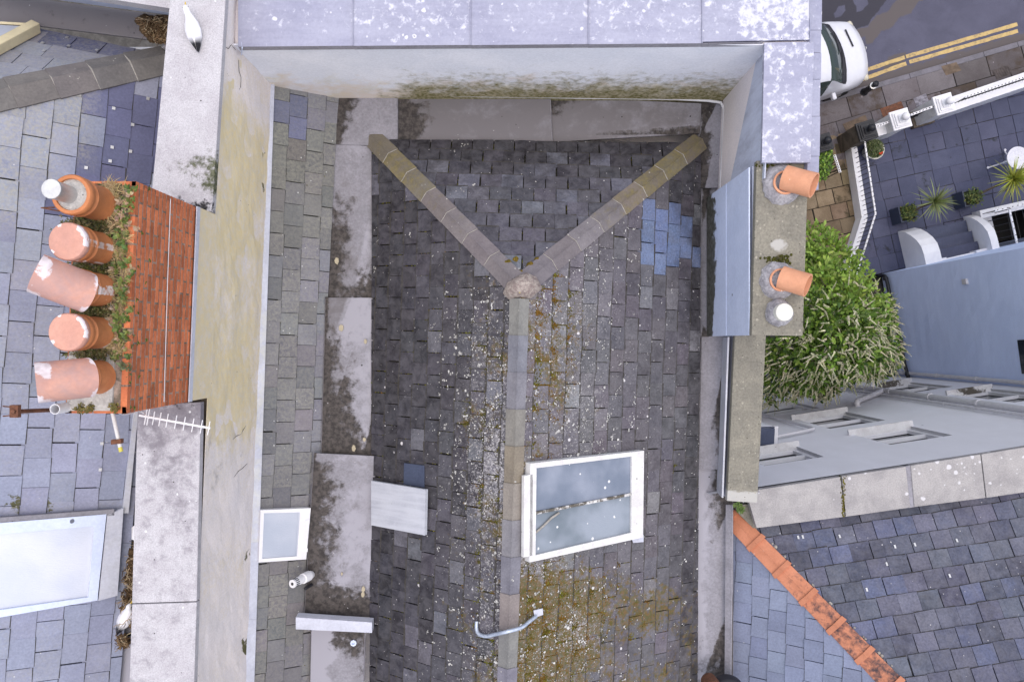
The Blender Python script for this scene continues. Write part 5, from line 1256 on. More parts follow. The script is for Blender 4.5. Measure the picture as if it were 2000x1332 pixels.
for px, py in ((1737, 541), (1766, 664), (1768, 690), (1780, 727)):
    mb = MB(); a = ghit(px, py, .1); b = ghit(px + 1, py + 5, .1); mb.tube([a, b], .062, 10); mb.build('collar', M['black'], dp, 50)
mb = MB(); a = ghit(1887, 550, .02); mb.obox(a, gd * .055, V3((0, 0, .075)), V3((.03, 0, 0))); mb.build('air_brick', M['pipe'], bh)
bw = bpy.data.objects.new('window', None); col.objects.link(bw); bw.parent = bh
mb = MB(); a, b, c_, d_ = [ghit(x, y, .012) for x, y in ((1989, 664), (2040, 662), (2046, 724), (1998, 730))]; mb.prism([a, b, c_, d_], 0, down=V3((-.012, 0, 0))); mb.build('pane', M['glass_dark'], bw)
# ================================================================ ground, street, patio
def GZ(px, py, z=0.): return P(px, py, CAMZ - z)
mb = MB()
pit = [FR(2.62, .10), FR(5.6, .10), FR(5.6, .80), FR(2.62, .80)]
big = [V3((-60, -60, 0)), V3((70, -60, 0)), V3((70, 60, 0)), V3((-60, 60, 0))]
zg = -.16
order = [big[0], big[1], big[2], big[3]]
for k in range(4):
    a, b = order[k], order[(k + 1) % 4]; c, d = pit[(k + 1) % 4], pit[k]
    mb.add([V3((v.x, v.y, zg)) for v in (a, b, c, d)], [(0, 1, 2, 3)])
tag(mb.build('ground', M['ground']), None, None, None, 'structure')
# road: gridded so worn patches can be placed
mb = MB(); kd = (GZ(2000, 79) - GZ(1605, 194)).normalized(); kn = V3((-kd.y, kd.x, 0)); K0 = GZ(1605, 194)
def wroad(p):
    px, py = proj(V3((p.x, p.y, 0)))
    old = 1. if inpoly((px, py), [(1560, -40), (1750, -40), (1712, 40), (1690, 62), (1665, 40), (1600, 60)]) else 0
    light = inpoly((px, py), [(1675, -10), (1706, -10), (1700, 14), (1690, 20), (1678, 6)]) or inpoly((px, py), [(1625, 18), (1655, 12), (1660, 22), (1635, 26)])
    if light: old = 0
    band = 1. if inpoly((px, py), [(1675, 60), (1790, -20), (1835, -20), (1690, 92)]) else 0
    dirt_shade = clamp(1 - (p - K0).dot(kn) / .42)
    cov = 1 if inpoly((px, py), [(1723, 118), (1760, 103), (1766, 116), (1728, 128)]) else 0
    return (clamp(old * .85), clamp(band * .9 + .95 * dirt_shade + cov), 0)
nu, nv = 90, 40; A = K0 - kd * 9; vs = []; ws = []
for j in range(nv + 1):
    for i in range(nu + 1):
        p = A + kd * (i / nu * 26) + kn * (j / nv * 9); vs.append(V3((p.x, p.y, -.10))); ws.append(wroad(p))
mb.add(vs, [(j * (nu + 1) + i, j * (nu + 1) + i + 1, (j + 1) * (nu + 1) + i + 1, (j + 1) * (nu + 1) + i) for j in range(nv) for i in range(nu)], (1, 1, 1), ws)
tag(mb.build('road', M['asphalt']), None, None, None, 'structure')
for nm, pts, wdt in (('upper', [((1675, 143), (1767, 112.5)), ((1769.5, 111.5), (1987, 48))], .095), ('lower', [((1672, 160), (1770, 124.5)), ((1776, 122), (1988, 61))], .095)):
    for k, (a, b) in enumerate(pts):
        a, b = GZ(*a, -.1), GZ(*b, -.1); d = (b - a).normalized(); n = V3((-d.y, d.x, 0)); L = (b - a).length
        mb = MB(); m = int(L * 6); vs = []
        for q in range(m + 1):
            p = a + d * L * q / m + V3((0, 0, .004)); e = .010 * fbm(q * .7, 1. if nm == 'upper' else 5.)
            vs += [p + n * (wdt / 2 + e), p - n * (wdt / 2 + .014 * fbm(q * .9, 9.))]
        mb.add(vs, [(2 * q, 2 * q + 1, 2 * q + 3, 2 * q + 2) for q in range(m)])
        ob = mb.build('yellow_line', M['yellow']); tag(ob, None, None, None, 'structure')
# kerb stones and pavement
mb = MB(); x = -9
while x < 17:
    L = U(.85, 1.0); mb.box(x, x + L - .012, -.125, .0, -.2, .012, fr=lambda a, b, z: K0 + kd * a + kn * b + V3((0, 0, z))); x += L
tag(mb.build('kerb', M['kerb']), None, None, None, 'structure')
PV = Plane((K0.x, K0.y, 0), -kn, 0.)
def pst(l): return [PV.st(GZ(x, y)) for x, y in l]
PV.regs = [[PV.st(K0 - kd * 9 - kn * .13), PV.st(K0 + kd * 17 - kn * .13), PV.st(K0 + kd * 17 - kn * 1.75), PV.st(K0 - kd * 9 - kn * 1.75)]]
covers = [[(1719, 213), (1760, 198), (1768, 218), (1728, 236)], [(1646, 243), (1690, 225), (1698, 243), (1655, 262)], [(1784, 193), (1808, 183), (1816, 203), (1792, 212)], [(1938, 138), (1970, 127), (1977, 144), (1947, 156)], [(1838, 130), (1868, 122), (1878, 138), (1848, 148)]]
def c_fl(px, py, i, j, rr):
    k = rr.random(); b = cmix((.20, .19, .19), (.235, .222, .225), k)
    if px > 1840: b = (.165, .155, .15)
    return jit(b, .06, .015)
mb = MB(); slates(mb, PV, PV.regs, .92, .66, c_fl, .02, .004, 61, lap=-.018, wf=lambda px, py, k: (.2 + .35 * k, 0, 0), s0=.3)
tag(mb.build('pavement', M['flag']), None, None, None, 'structure')
mb = MB(); mb.add([K0 - kd * 9 - kn * .13 + V3((0, 0, -.012)), K0 + kd * 17 - kn * .13 + V3((0, 0, -.012)), K0 + kd * 17 - kn * 1.75 + V3((0, 0, -.012)), K0 - kd * 9 - kn * 1.75 + V3((0, 0, -.012))], [(0, 3, 2, 1)]); tag(mb.build('pavement_bed', M['soil']), None, None, None, 'structure')
for k, (pts, mt, lab) in enumerate(zip(covers, ('rust', 'cov_brown', 'cov_lead', 'cov_iron', 'cov_brown'), ('rusty red iron cover plate in the pavement beside the white pier', 'plain brown cover plate in the pavement near the black pier', 'grey chequered cover plate in the pavement between the piers', 'ribbed iron drain grating in the pavement at upper right', 'worn brown paving patch set near the kerb'))):
    if mt not in M: M[mt] = {'cov_brown': plain('brown_plate', (.15, .11, .08), .9, .2, 4), 'cov_lead': plain('grey_plate', (.26, .25, .29), .7, .2, 12), 'cov_iron': plain('iron_plate', (.085, .07, .068), .8, .2, 9)}[mt]
    mb = MB(); q = [GZ(x, y, .014) for x, y in pts]; mb.prism(q, .03)
    ob = mb.build('cover_plate', M[mt]); tag(ob, lab, 'cover plate')
    if k in (2, 3):
        for i in range(4 if k == 2 else 7):
            for j in range(4 if k == 2 else 1):
                if k == 2 and R() < .15: continue
                u, v = (i + .5) / (4 if k == 2 else 7), (j + .5) / (4 if k == 2 else 1)
                c = q[0] * (1 - u) * (1 - v) + q[1] * u * (1 - v) + q[2] * u * v + q[3] * (1 - u) * v
                m2 = MB(); ax, ay = (q[1] - q[0]).normalized(), (q[3] - q[0]).normalized()
                m2.obox(c + V3((0, 0, .003)), ax * (.028 if k == 2 else .012), ay * (.024 if k == 2 else .10), V3((0, 0, .004))); m2.build('raised_square' if k == 2 else 'rib', M['kerb'] if k == 2 else M['cov_iron'], ob)
# bollard
bo = thing('bollard', GZ(1687, 181), 'short black bollard on the pavement near the car', 'bollard')
p = GZ(1687, 181); top = CAMZ - 713 * 0 - 19.27
mb = MB(); mb.lathe(p, [(.095, 0), (.095, .05), (.075, .07), (.07, .42), (.085, .44), (.085, .47)], 20); mb.build('post', M['black'], bo, 40)
mb = MB(); mb.lathe(p, [(.072, .47), (.072, .51), (.085, .52), (.085, .535), (.06, .545)], 20); mb.build('band', M['steel'], bo, 40)
mb = MB(); mb.lathe(p, [(.055, .54), (.05, .60), (.072, .63), (.075, .67), (.06, .705), (0, .72)], 20); mb.build('cap', M['black'], bo, 60)

# patio of slate slabs, stone path
PA = Plane(FR(0, 0, .02), fper, 0.)
def fst(*l): return [PA.st(FR(a, b, .02)) for a, b in l]
PA.regs = [fst((-.9, .02), (2.6, .02), (2.6, 1.49), (-.08, 1.49)), fst((-.08, 1.49), (2.6, 1.49), (2.6, 3.72), (-.15, 3.42)), fst((2.6, .98), (9, .98), (9, 4.45), (2.6, 3.72))]
mb = MB(); slates(mb, PA, PA.regs, .455, .455, lambda px, py, i, j, rr: jit(cmix((.082, .088, .155), (.11, .112, .18), rr.random()), .07, .015), .011, .002, 71, lap=-.009, wf=lambda px, py, k: (.22 + .22 * k, 0, 0), stagger=.0)
tag(mb.build('patio', M['patio']), None, None, None, 'structure')
mb = MB(); mb.add([FR(-.9, .02, .008), FR(2.6, .02, .008), FR(2.6, 1.49, .008), FR(-.08, 1.49, .008)], [(0, 1, 2, 3)]); mb.add([FR(-.08, 1.49, .008), FR(2.6, 1.49, .008), FR(2.6, 3.72, .008), FR(-.15, 3.42, .008)], [(0, 1, 2, 3)]); mb.add([FR(2.6, .98, .008), FR(9, .98, .008), FR(9, 4.45, .008), FR(2.6, 3.72, .008)], [(0, 1, 2, 3)]); tag(mb.build('patio_bed', M['soil']), None, None, None, 'structure')
SP = Plane(FR(0, 0, .0), fper, 0.)
SP.regs = [[SP.st(GZ(x, y)) for x, y in ((1490, 290), (1662, 258), (1690, 430), (1652, 545), (1480, 560))]]
mb = MB(); slates(mb, SP, SP.regs, .44, .40, lambda px, py, i, j, rr: jit(cmix((.125, .105, .08), (.20, .175, .135), rr.random()), .12, .05), .024, .006, 81, lap=-.022, wf=lambda px, py, k: (.15 + .35 * k, 0, 0), stagger=.35)
tag(mb.build('path', M['sandstone']), None, None, None, 'structure')
mb = MB(); mb.add([v for v in (GZ(1490, 290, -.012), GZ(1662, 258, -.012), GZ(1690, 430, -.012), GZ(1652, 545, -.012), GZ(1480, 560, -.012))], [(0, 4, 3, 2, 1)]); tag(mb.build('path_bed', M['soil']), None, None, None, 'structure')
mb = MB(); mb.add([GZ(x, y, -.02) for x, y in ((1560, 690), (1760, 640), (1770, 790), (1440, 900), (1380, 700))], [(0, 4, 3, 2, 1)]); tag(mb.build('yard', plain('yard_paving', (.05, .058, .11), .7, .1, 2)), None, None, None, 'structure')

# low wall with white coping and railing, between path and patio
rl = thing('railing', GZ(1680, 400), 'white topped railing with black balusters on the low white wall beside the stone path', 'railing')
ln = [(1668, 286), (1676, 345), (1689, 425), (1676, 470), (1660, 528), (1648, 556)]
base = [GZ(x, y, .38) for x, y in ln]
top = [V3((p.x, p.y, .96)) for p in base]
for seq, nm, mt, w_, h_ in ((base, 'wall', 'white', .075, .19),):
    for (a, b) in ((base[0], base[2]), (base[2], base[5])):
        mb = MB(); mb.bar(a - V3((0, 0, .19)), b - V3((0, 0, .19)), .075, .19); mb.build('low_wall', M['white'], rl)
for (a, b) in ((top[0], top[2]), (top[2], top[5])):
    mb = MB(); mb.bar(a, b, .018, .014); mb.build('top_rail', M['white'], rl)
    L = (b - a).length; n = int(L / .115)
    for k in range(n):
        p = a.lerp(b, (k + .5) / n); mb = MB(); mb.bar(V3((p.x, p.y, .38)), V3((p.x, p.y, 1.05)), .006); mb.build('baluster', M['black_iron'], rl)
# piers with stepped caps
def pier(x, y, D, wdt, mt, lab, gp):
    c = P(x, y, D); h = c.z; o = thing('gate_pier', V3((c.x, c.y, 0)), lab, 'pier', gp)
    fr = lambda a, b, z: V3((c.x, c.y, 0)) + kd * a + kn * b + V3((0, 0, z))
    mb = MB(); r = wdt * .44; mb.box(-r, r, -r, r, -.05, h - .08, fr=fr); mb.build('shaft', M['dark_wall'] if mt == 'black' else M['white_dirty'], o)
    z = h - .08; r = wdt / 2
    for k, (rr_, hh) in enumerate(((1.0, .07), (.80, .035), (.66, .03), (.42, .035))):
        mb = MB(); mb.box(-r * rr_, r * rr_, -r * rr_, r * rr_, z, z + hh, fr=fr); mb.build('cap_step', M[mt], o, bevel=.012); z += hh
    mb = MB(); mb.lathe(V3((c.x, c.y, z)), [(.06, 0), (.035, .03), (.04, .05), (.085, .10), (.095, .15), (.075, .20), (.03, .235), (0, .24)], 20); mb.build('finial', M[mt], o, 60)
    return o
g_ = 'piers of the garden boundary'
pier(1760, 233, 18.8, .46, 'white', 'white gate pier with ball finial, left of the two white ones', g_)
pier(1845, 203, 18.8, .46, 'white', 'white gate pier with ball finial where the long white boundary wall begins', g_)
pier(1694, 255, 18.8, .46, 'black', 'black capped brown pier with ball finial at the railing corner', g_)
pier(1609, 279, 18.9, .42, 'black', 'black capped pier partly hidden behind the lead capping', g_)
bwl = thing('boundary_wall', P(1930, 175, 19), 'long white boundary wall with a low railing beside the pavement', 'wall')
a, b = P(1862, 203, 19.1), P(2150, 106, 19.1); dn = V3((0, 0, -.45))
mb = MB(); mb.bar(a + dn, b + dn, .17, .45); mb.build('wall', M['white'], bwl)
sd = V3((-(b - a).normalized().y, (b - a).normalized().x, 0))
mb = MB(); mb.bar(a + V3((0, 0, .50)) + sd * .0, b + V3((0, 0, .50)), .02, .015); mb.build('top_rail', M['white'], bwl)
for k in range(44):
    p = a.lerp(b, (k + .5) / 44); mb = MB(); mb.bar(p, p + V3((0, 0, .55)), .007); mb.build('baluster', M['black_iron'], bwl)
for nm, (a, b, lab) in enumerate(((P(1706, 251, 18.95), P(1742, 236, 18.95), 'short white panel railing between the black and white piers'), (P(1779, 225, 18.9), P(1824, 208, 18.9), 'white topped garden gate between the two white piers'))):
    o = thing('garden_gate' if nm else 'railing', V3((a.x, a.y, 0)), lab, 'gate' if nm else 'railing')
    mb = MB(); mb.bar(a, b, .025, .02); mb.build('top_rail', M['white'], o)
    mb = MB(); z = V3((0, 0, -.75)); mb.bar(a + z, b + z, .02, .015); mb.build('bottom_rail', M['black_iron'], o)
    for k in range(7):
        p = a.lerp(b, (k + .5) / 7); mb = MB(); mb.bar(V3((p.x, p.y, .12)), p + V3((0, 0, .06)), .008); mb.build('baluster', M['black_iron'], o)
mb = MB(); q = P(1722, 252, 19.2); mb.bar(q - kd * .17 + V3((0, 0, -.4)), q + kd * .17 + V3((0, 0, -.4)), .15, .4); o = mb.build('low_wall', M['white']); tag(o, 'short white low wall stub between the black pier and the white pier', 'wall')
mb = MB(); q = GZ(1800, 232, .0); mb.bar(q - kd * .35 + V3((0, 0, .09)), q + kd * .2 + V3((0, 0, .09)), .2, .09); o = mb.build('gate_step', M['dark_wall']); tag(o, 'brown stone step below the garden gate', 'step')

# steps to the front door and their curved white cheeks
stp = thing('entrance_steps', FR(1.6, .3, 0), 'dark slate steps with two curved white side walls against the blue house', 'steps')
for k, (b0, b1, z) in enumerate(((.55, .85, .14), (.27, .553, .28), (.01, .273, .42))):
    mb = MB(); mb.box(1.06, 2.30, b0, b1, .0, z, jit((.10, .105, .165), .05), fr=FR); mb.build('step', M['patio'], stp)
def cheek(a0, a1, h0):
    mb = MB(); pr = [(.0, h0), (.25, h0), (.45, h0 * .96), (.62, h0 * .82), (.76, h0 * .62), (.88, h0 * .38), (.95, .12), (.95, .0), (0, 0)]
    n = len(pr); vs = [FR(a0, b, z) for b, z in pr] + [FR(a1, b, z) for b, z in pr]
    mb.add(vs, [tuple(range(n)), tuple(range(2 * n - 1, n - 1, -1))] + [(i, i + n, (i + 1) % n + n, (i + 1) % n) for i in range(n)]); mb.build('side_wall', M['white'], stp)
cheek(.62, 1.02, 1.0); cheek(2.32, 2.5, .9)
for a0, a1, z in ((1.0, 1.3, .5), (2.05, 2.36, .5)):
    mb = MB(); mb.box(a0, a1, .0, .06, .42, z + .2, fr=FR); mb.build('door_plinth', M['white'], stp)
mb = MB(); mb.box(1.3, 2.05, -.01, .03, .42, .62, fr=FR); mb.build('threshold', M['white'], stp)
# basement light well with white kerb wall and railings
lw = thing('light_well', FR(3.6, .5, 0), 'dark basement light well with white kerb wall and black railings by the blue house', 'light well')
z0 = -2.6
mb = MB()
for q in ((FR(2.62, .1), FR(5.6, .1)), (FR(5.6, .1), FR(5.6, .8)), (FR(5.6, .8), FR(2.62, .8)), (FR(2.62, .8), FR(2.62, .1))):
    mb.add([q[0] + V3((0, 0, -.1)), q[1] + V3((0, 0, -.1)), q[1] + V3((0, 0, z0)), q[0] + V3((0, 0, z0))], [(0, 1, 2, 3)])
mb.add([FR(2.62, .1, z0), FR(5.6, .1, z0), FR(5.6, .8, z0), FR(2.62, .8, z0)], [(0, 3, 2, 1)]); mb.build('well_lining', M['black'], lw)
mb = MB(); mb.box(2.55, 6.5, .80, 1.0, -.3, .38, fr=FR); mb.build('kerb_wall', M['white'], lw)
mb = MB(); mb.box(2.62, 3.0, .10, .80, -1.2, .06, fr=FR); mb.build('ledge', M['white_dirty'], lw)
mb = MB(); mb.box(2.62, 6.5, -.02, .10, -.5, .10, fr=FR); mb.build('kerb', M['planter'], lw)
mb = MB(); mb.bar(FR(2.56, .9, .95), FR(6.5, .9, .95), .022, .015); mb.build('top_rail', M['white'], lw)
mb = MB(); mb.bar(FR(2.9, .02, .95), FR(2.9, .9, .95), .022, .015); mb.build('top_rail', M['white'], lw)
for k in range(30):
    mb = MB(); p = FR(2.6 + k * .125, .9, .0); mb.bar(p + V3((0, 0, .35)), p + V3((0, 0, 1.0)), .007); mb.build('baluster', M['black_iron'], lw)
for k in range(6):
    mb = MB(); p = FR(2.9, .06 + k * .16, .0); mb.bar(p + V3((0, 0, .05)), p + V3((0, 0, 1.0)), .007); mb.build('baluster', M['black_iron'], lw)
for k in range(8):
    mb = MB(); mb.bar(FR(3.0 + k * .2, .1, -.25), FR(3.0 + k * .2, .8, -.25), .008); 
    if k > 2: mb.build('grille_bar', M['black_iron'], lw)

# planters, cordylines, potted shrub, table
def planter(a, b, s, h, lab, lab2, lab3, ch, rad, nl, colr, seedn, cofs):
    rr = random.Random(seedn)
    o = thing('planter', FR(a, b), lab, 'planter', 'square charcoal planters')
    for side, (x0, x1, y0, y1) in enumerate(((-s, s, -s, -s + .03), (-s, s, s - .03, s), (-s, -s + .03, -s + .03, s - .03), (s - .03, s, -s + .03, s - .03))):
        mb = MB(); mb.box(a + x0, a + x1, b + y0, b + y1, .025, h, fr=FR); mb.build('panel', M['planter'], o)
    mb = MB(); mb.box(a - s + .03, a + s - .03, b - s + .03, b + s - .03, .03, h - .05, fr=FR); mb.build('soil', M['soil'], o)
    mb = MB()
    for k in range(230):
        c = FR(a + clamp(rr.gauss(.05, s * .5), -s * .9, s * 1.1), b + clamp(rr.gauss(0, s * .45), -s, s), h + rr.uniform(-.05, .11)); t = rr.uniform(0, 6.28)
        mb.leaf(c, V3((math.cos(t), math.sin(t), rr.uniform(-.2, .8))), V3((0, 0, 1)), rr.uniform(.05, .09), .035, jit(rr.choice([(.07, .10, .025), (.12, .13, .03), (.05, .08, .02)]), .3))
    mb.lump(FR(a, b, h - .05), (0, 0, 1), s * .95, .11, (.05, .07, .02), 10)
    e = mb.build('bedding_plants', M['leaf']); tag(e, lab2, 'plants', None)
    t0 = FR(a + cofs[0], b + cofs[1], 0); o = thing('cordyline', V3((t0.x, t0.y, .3)), lab3, 'plant', 'spiky cordylines in the planters')
    mb = MB(); mb.tube([FR(a + .08, b, h - .06), FR(a + cofs[0] * .7, b + cofs[1] * .7, h + .2), V3((t0.x, t0.y, ch))], [.03, .026, .024], 8); mb.build('trunk', M['bark'], o, 50)
    mb = MB()
    for k in range(nl):
        t = rr.uniform(0, 6.2832); el = rr.uniform(-.12, 1.25) if k > nl * .25 else rr.uniform(1.0, 1.5); d = V3((math.cos(t) * math.cos(el), math.sin(t) * math.cos(el), math.sin(el)))
        mb.blade(V3((t0.x, t0.y, ch + rr.uniform(-.03, .05))), d, rad * rr.uniform(.75, 1.15), .036, rr.uniform(.05, .35), jit(colr, .22, .1), 4)
    mb.build('crown', M['leaf'], o)
planter(.72, 1.33, .20, .50, 'square charcoal planter nearest the white topped railing', 'low leafy plants in the planter nearest the railing', 'grey green spiky cordyline leaning over the patio', 1.0, .56, 95, (.20, .23, .10), 3, (.42, .10))
planter(2.35, 1.36, .20, .50, 'square charcoal planter at the end of the white light well wall', 'white flowered plants in the planter by the light well', 'bright yellow green spiky cordyline above the white light well wall', 1.05, .60, 130, (.30, .33, .06), 4, (.72, .18))
ps = thing('potted_shrub', GZ(1705, 292), 'round leafy shrub with a red flower in a cream pot beside the railing', 'plant')
p = P(1709, 292, 19.6); p.z = 0
mb = MB(); mb.lathe(V3((p.x, p.y, .02)), [(.16, 0), (.22, .30), (.245, .33), (.245, .37), (.215, .37), (.20, .30)], 28); mb.build('pot', M['pot_white'], ps, 40)
mb = MB(); rr = random.Random(8)
for k in range(900):
    t = rr.uniform(0, 6.28); r = .22 * math.sqrt(rr.random()); c = V3((p.x - .02 + math.cos(t) * r, p.y + .02 + math.sin(t) * r, .38 + rr.uniform(.02, .20) * (1.25 - (r / .22) ** 2))); t = rr.uniform(0, 6.28)
    mb.leaf(c, V3((math.cos(t), math.sin(t), rr.uniform(-.1, .8))), V3((0, 0, 1)), rr.uniform(.03, .055), .026, jit(rr.choice([(.08, .12, .035), (.11, .14, .05), (.06, .09, .03), (.14, .15, .08)]), .3))
mb.build('foliage', M['leaf'], ps)
mb = MB()
for k in range(6): mb.lump(V3((p.x + .07 + rr.gauss(0, .02), p.y - .13 + rr.gauss(0, .015), .55)), (0, 0, 1), .025, .02, (.55, .06, .02))
mb.build('flower', M['leaf'], ps)
tb = thing('garden_table', GZ(1952, 322), 'round white cast metal garden table on the slate patio', 'table')
tc = P(1989, 308.5, 19.3); zt_ = tc.z
mb = MB(); mb.lathe(V3((tc.x, tc.y, zt_ - .02)), [(.0, .012), (.225, .014), (.235, .022), (.272, .022), (.277, .012), (.272, -.01), (.235, -.012), (0, -.005)], 48); mb.build('table_top', M['cast'], tb, 40)
mb = MB(); mb.lathe(V3((tc.x, tc.y, zt_ - .003)), [(.013, 0), (.013, .006), (0, .007)], 12); mb.build('parasol_hole', M['black'], tb)
mb = MB(); mb.lathe(V3((tc.x, tc.y, .12)), [(.03, 0), (.045, .06), (.022, .15), (.03, .3), (.02, .42), (.06, .54)], 16); mb.build('pedestal', M['cast'], tb, 50)
for k in range(3):
    t = math.radians(196 + 120 * k); d = V3((math.cos(t), math.sin(t), 0)); c = V3((tc.x, tc.y, 0))
    mb = MB(); mb.tube(smooth([c + d * .03 + V3((0, 0, .3)), c + d * .12 + V3((0, 0, .34)), c + d * .22 + V3((0, 0, .16)), c + d * .33 + V3((0, 0, .04)), c + d * .36 + V3((0, 0, .03))]), .018, 8); mb.lathe(c + d * .36 + V3((0, 0, .02)), [(.0, 0), (.03, .01), (.03, .03), (0, .045)], 12); mb.build('leg', M['cast'], tb, 60)
# bush, bracket topped railing behind the capping
bs = thing('bush', GZ(1612, 320), 'small bright green bush beside the lead capping', 'bush')
mb = MB(); c = P(1608, 312, 19.2)
mb.tube([V3((c.x, c.y, 0)), V3((c.x, c.y, .6))], .03, 6, c=(.08, .06, .04)); mb.build('stem', M['bark'], bs)
mb = MB()
for k in range(1500):
    u = V3((rr.gauss(0, 1), rr.gauss(0, 1), rr.gauss(0, 1))).normalized() * (rr.random() ** .4); q = V3((c.x + u.x * .27, c.y + u.y * .48, .65 + u.z * .35)); t = rr.uniform(0, 6.28)
    mb.leaf(q, V3((math.cos(t), math.sin(t), rr.uniform(-.2, .7))), V3((0, 0, 1)), rr.uniform(.05, .085), .04, jit(rr.choice([(.13, .25, .025), (.09, .18, .02), (.20, .30, .04), (.05, .10, .015)]), .25))
mb.build('foliage', M['leaf'], bs)
gr = thing('iron_railing', GZ(1625, 340), 'black railing with white scrolled top strip standing on the stone path', 'railing')
a, b = P(1630, 303, 19.05), P(1641, 337, 19.05)
mb = MB(); d = (b - a).normalized()
L = (b - a).length
for k in range(10):
    c = a.lerp(b, (k + .5) / 10); pts = [c + d * (.022 * math.cos(t * .7)) + V3((-d.y, d.x, 0)) * (.032 * math.sin(t * .7)) for t in range(10)]
    mb.tube(pts, .006, 5)
mb.tube([a + V3((.02, 0, 0)), b + V3((.02, 0, 0))], .008, 6); mb.build('scroll_strip', M['white'], gr, 60)
for k in range(7):
    p = a.lerp(b, (k + .5) / 7); mb = MB(); mb.bar(V3((p.x, p.y, .0)), p, .008); mb.build('baluster', M['black_iron'], gr)
mb = MB(); mb.bar(V3((a.x, a.y, .08)), V3((b.x, b.y, .08)), .012); mb.build('bottom_rail', M['black_iron'], gr)

# ================================================================ car
cx = P(1690, 95, 19.4); hd_ = math.radians(17); cf = V3((math.cos(hd_), math.sin(hd_), 0)); cl_ = V3((-cf.y, cf.x, 0)); co = V3((cx.x, cx.y, -.1))
car = thing('parked_car', co - cf * 2, 'white high roofed car parked at the kerb, mostly hidden by the parapet', 'car')
SEC = [(0.0, .60, .50, .56, .66), (-.05, .70, .56, .62, .76), (-.2, .80, .64, .70, .90), (-.5, .85, .80, .74, 1.01), (-.74, .865, .93, .74, 1.09), (-.9, .87, .97, .735, 1.24), (-1.2, .875, 1.0, .70, 1.56), (-1.42, .875, 1.0, .68, 1.73), (-1.7, .875, 1.0, .67, 1.80), (-2.6, .875, 1.0, .67, 1.84), (-3.7, .87, 1.0, .66, 1.80), (-4.1, .85, 1.0, .64, 1.70), (-4.3, .80, .95, .60, 1.3)]
def sect(x):
    for i in range(len(SEC) - 1):
        if SEC[i][0] >= x >= SEC[i + 1][0]:
            p0, p1, p2, p3 = SEC[max(i - 1, 0)], SEC[i], SEC[i + 1], SEC[min(i + 2, len(SEC) - 1)]; t = (SEC[i][0] - x) / (SEC[i][0] - SEC[i + 1][0])
            return [.5 * ((2 * b) + (c - a) * t + (2 * a - 5 * b + 4 * c - d) * t * t + (3 * b - a - 3 * c + d) * t ** 3) for a, b, c, d in zip(p0[1:], p1[1:], p2[1:], p3[1:])]
def ring(x):
    w, bz, tw, tz = sect(x)
    half = [(w * .90, .22), (w * .97, .34), (w, .5), (w, bz * .9), (w * .99, bz), (lerp(w, tw, .5), lerp(bz, tz, .52)), (tw + .02, tz - .07), (tw - .03, tz - .02), (tw * .6, tz + .015), (tw * .25, tz + .03), (0, tz + .032)]
    return half + [(-y, z) for y, z in half[-2::-1]]
xs = [-i * .05 for i in range(int(4.3 / .05) + 1)]
bow = lambda y, x: -.16 * (abs(y) / .85) ** 2 * (1 if x > -2 else 1 - (min(2., -x - 2)) * .5)
rings = [[co + cf * (x + bow(y, x)) + cl_ * y + V3((0, 0, z)) for y, z in ring(x)] for x in xs]; m = len(rings[0])
parts = {'body': [], 'windscreen': [], 'scuttle': [], 'side_window': [], 'side_window_b': []}
for i in range(len(xs) - 1):
    for k in range(m - 1):
        x = (xs[i] + xs[i + 1]) / 2; mid = m // 2; q = abs((k + .5) - mid)
        if -1.40 < x < -.93 and q < 4: n_ = 'windscreen'
        elif -.93 <= x < -.76 and q < 4.: n_ = 'scuttle'
        elif -3.9 < x < -1.35 and 3.9 < q < 6 and not (-2.5 < x < -2.4): n_ = 'side_window' if k < mid else 'side_window_b'
        else: n_ = 'body'
        parts[n_].append((i, k))
for n_, qs in parts.items():
    if not qs: continue
    mb = MB(); idx = {}; vs = []; fs = []
    for i, k in qs:
        f = []
        for a, b in ((i, k), (i + 1, k), (i + 1, k + 1), (i, k + 1)):
            if (a, b) not in idx: idx[(a, b)] = len(vs); vs.append(rings[a][b])
            f.append(idx[(a, b)])
        fs.append(tuple(f))
    if n_ == 'body':
        for a in (0, len(xs) - 1): fs.append(tuple(idx[(a, b)] for b in range(m)))
    mb.add(vs, fs); mb.build(n_.replace('_b', '') if n_ != 'body' else 'body', {'body': M['van'], 'scuttle': M['trim']}.get(n_, M['van_glass']), car, 50)
def cpt(x, y, z): return co + cf * (x + bow(y, x)) + cl_ * y + V3((0, 0, z))
for y in (-.69, .69):
    mb = MB(); mb.lathe(cpt(-.07, y * .93, .70), [(.12, -.06), (.115, .0), (.085, .02), (0, .028)], 16, (cf + V3((0, 0, .9))).normalized()); mb.build('headlight', M['lamp'], car, 60)
    mb = MB(); q = cpt(-1.05, y * 1.40, 1.03); mb.obox(q, cf * .05, cl_ * .085, V3((0, 0, .07))); mb.build('door_mirror', M['trim'] if y > 0 else M['van'], car, bevel=.03)
    for x in (-.85, -3.5):
        mb = MB(); mb.lathe(cpt(x, math.copysign(.66, y), .31) - cf * bow(.66, x), [(.19, .20), (.30, .20), (.31, .16), (.31, .03), (.30, 0), (0, 0)], 24, cl_ * math.copysign(1, y)); wh_ = mb.build('wheel', M['rubber'], car, 40)
        mb = MB(); mb.lathe(cpt(x, math.copysign(.66, y), .31) - cf * bow(.66, x), [(.19, .19), (.1, .205), (0, .205)], 20, cl_ * math.copysign(1, y)); mb.build('hub_cap', M['steel'], wh_, 40)
mb = MB(); mb.sheet(cpt(-.47, .05, 1.058), cpt(-.43, .05, 1.046), cpt(-.43, .50, 1.035), cpt(-.47, .50, 1.048), 3, 12, None, .01); mb.build('bonnet_vent', M['trim'], car)
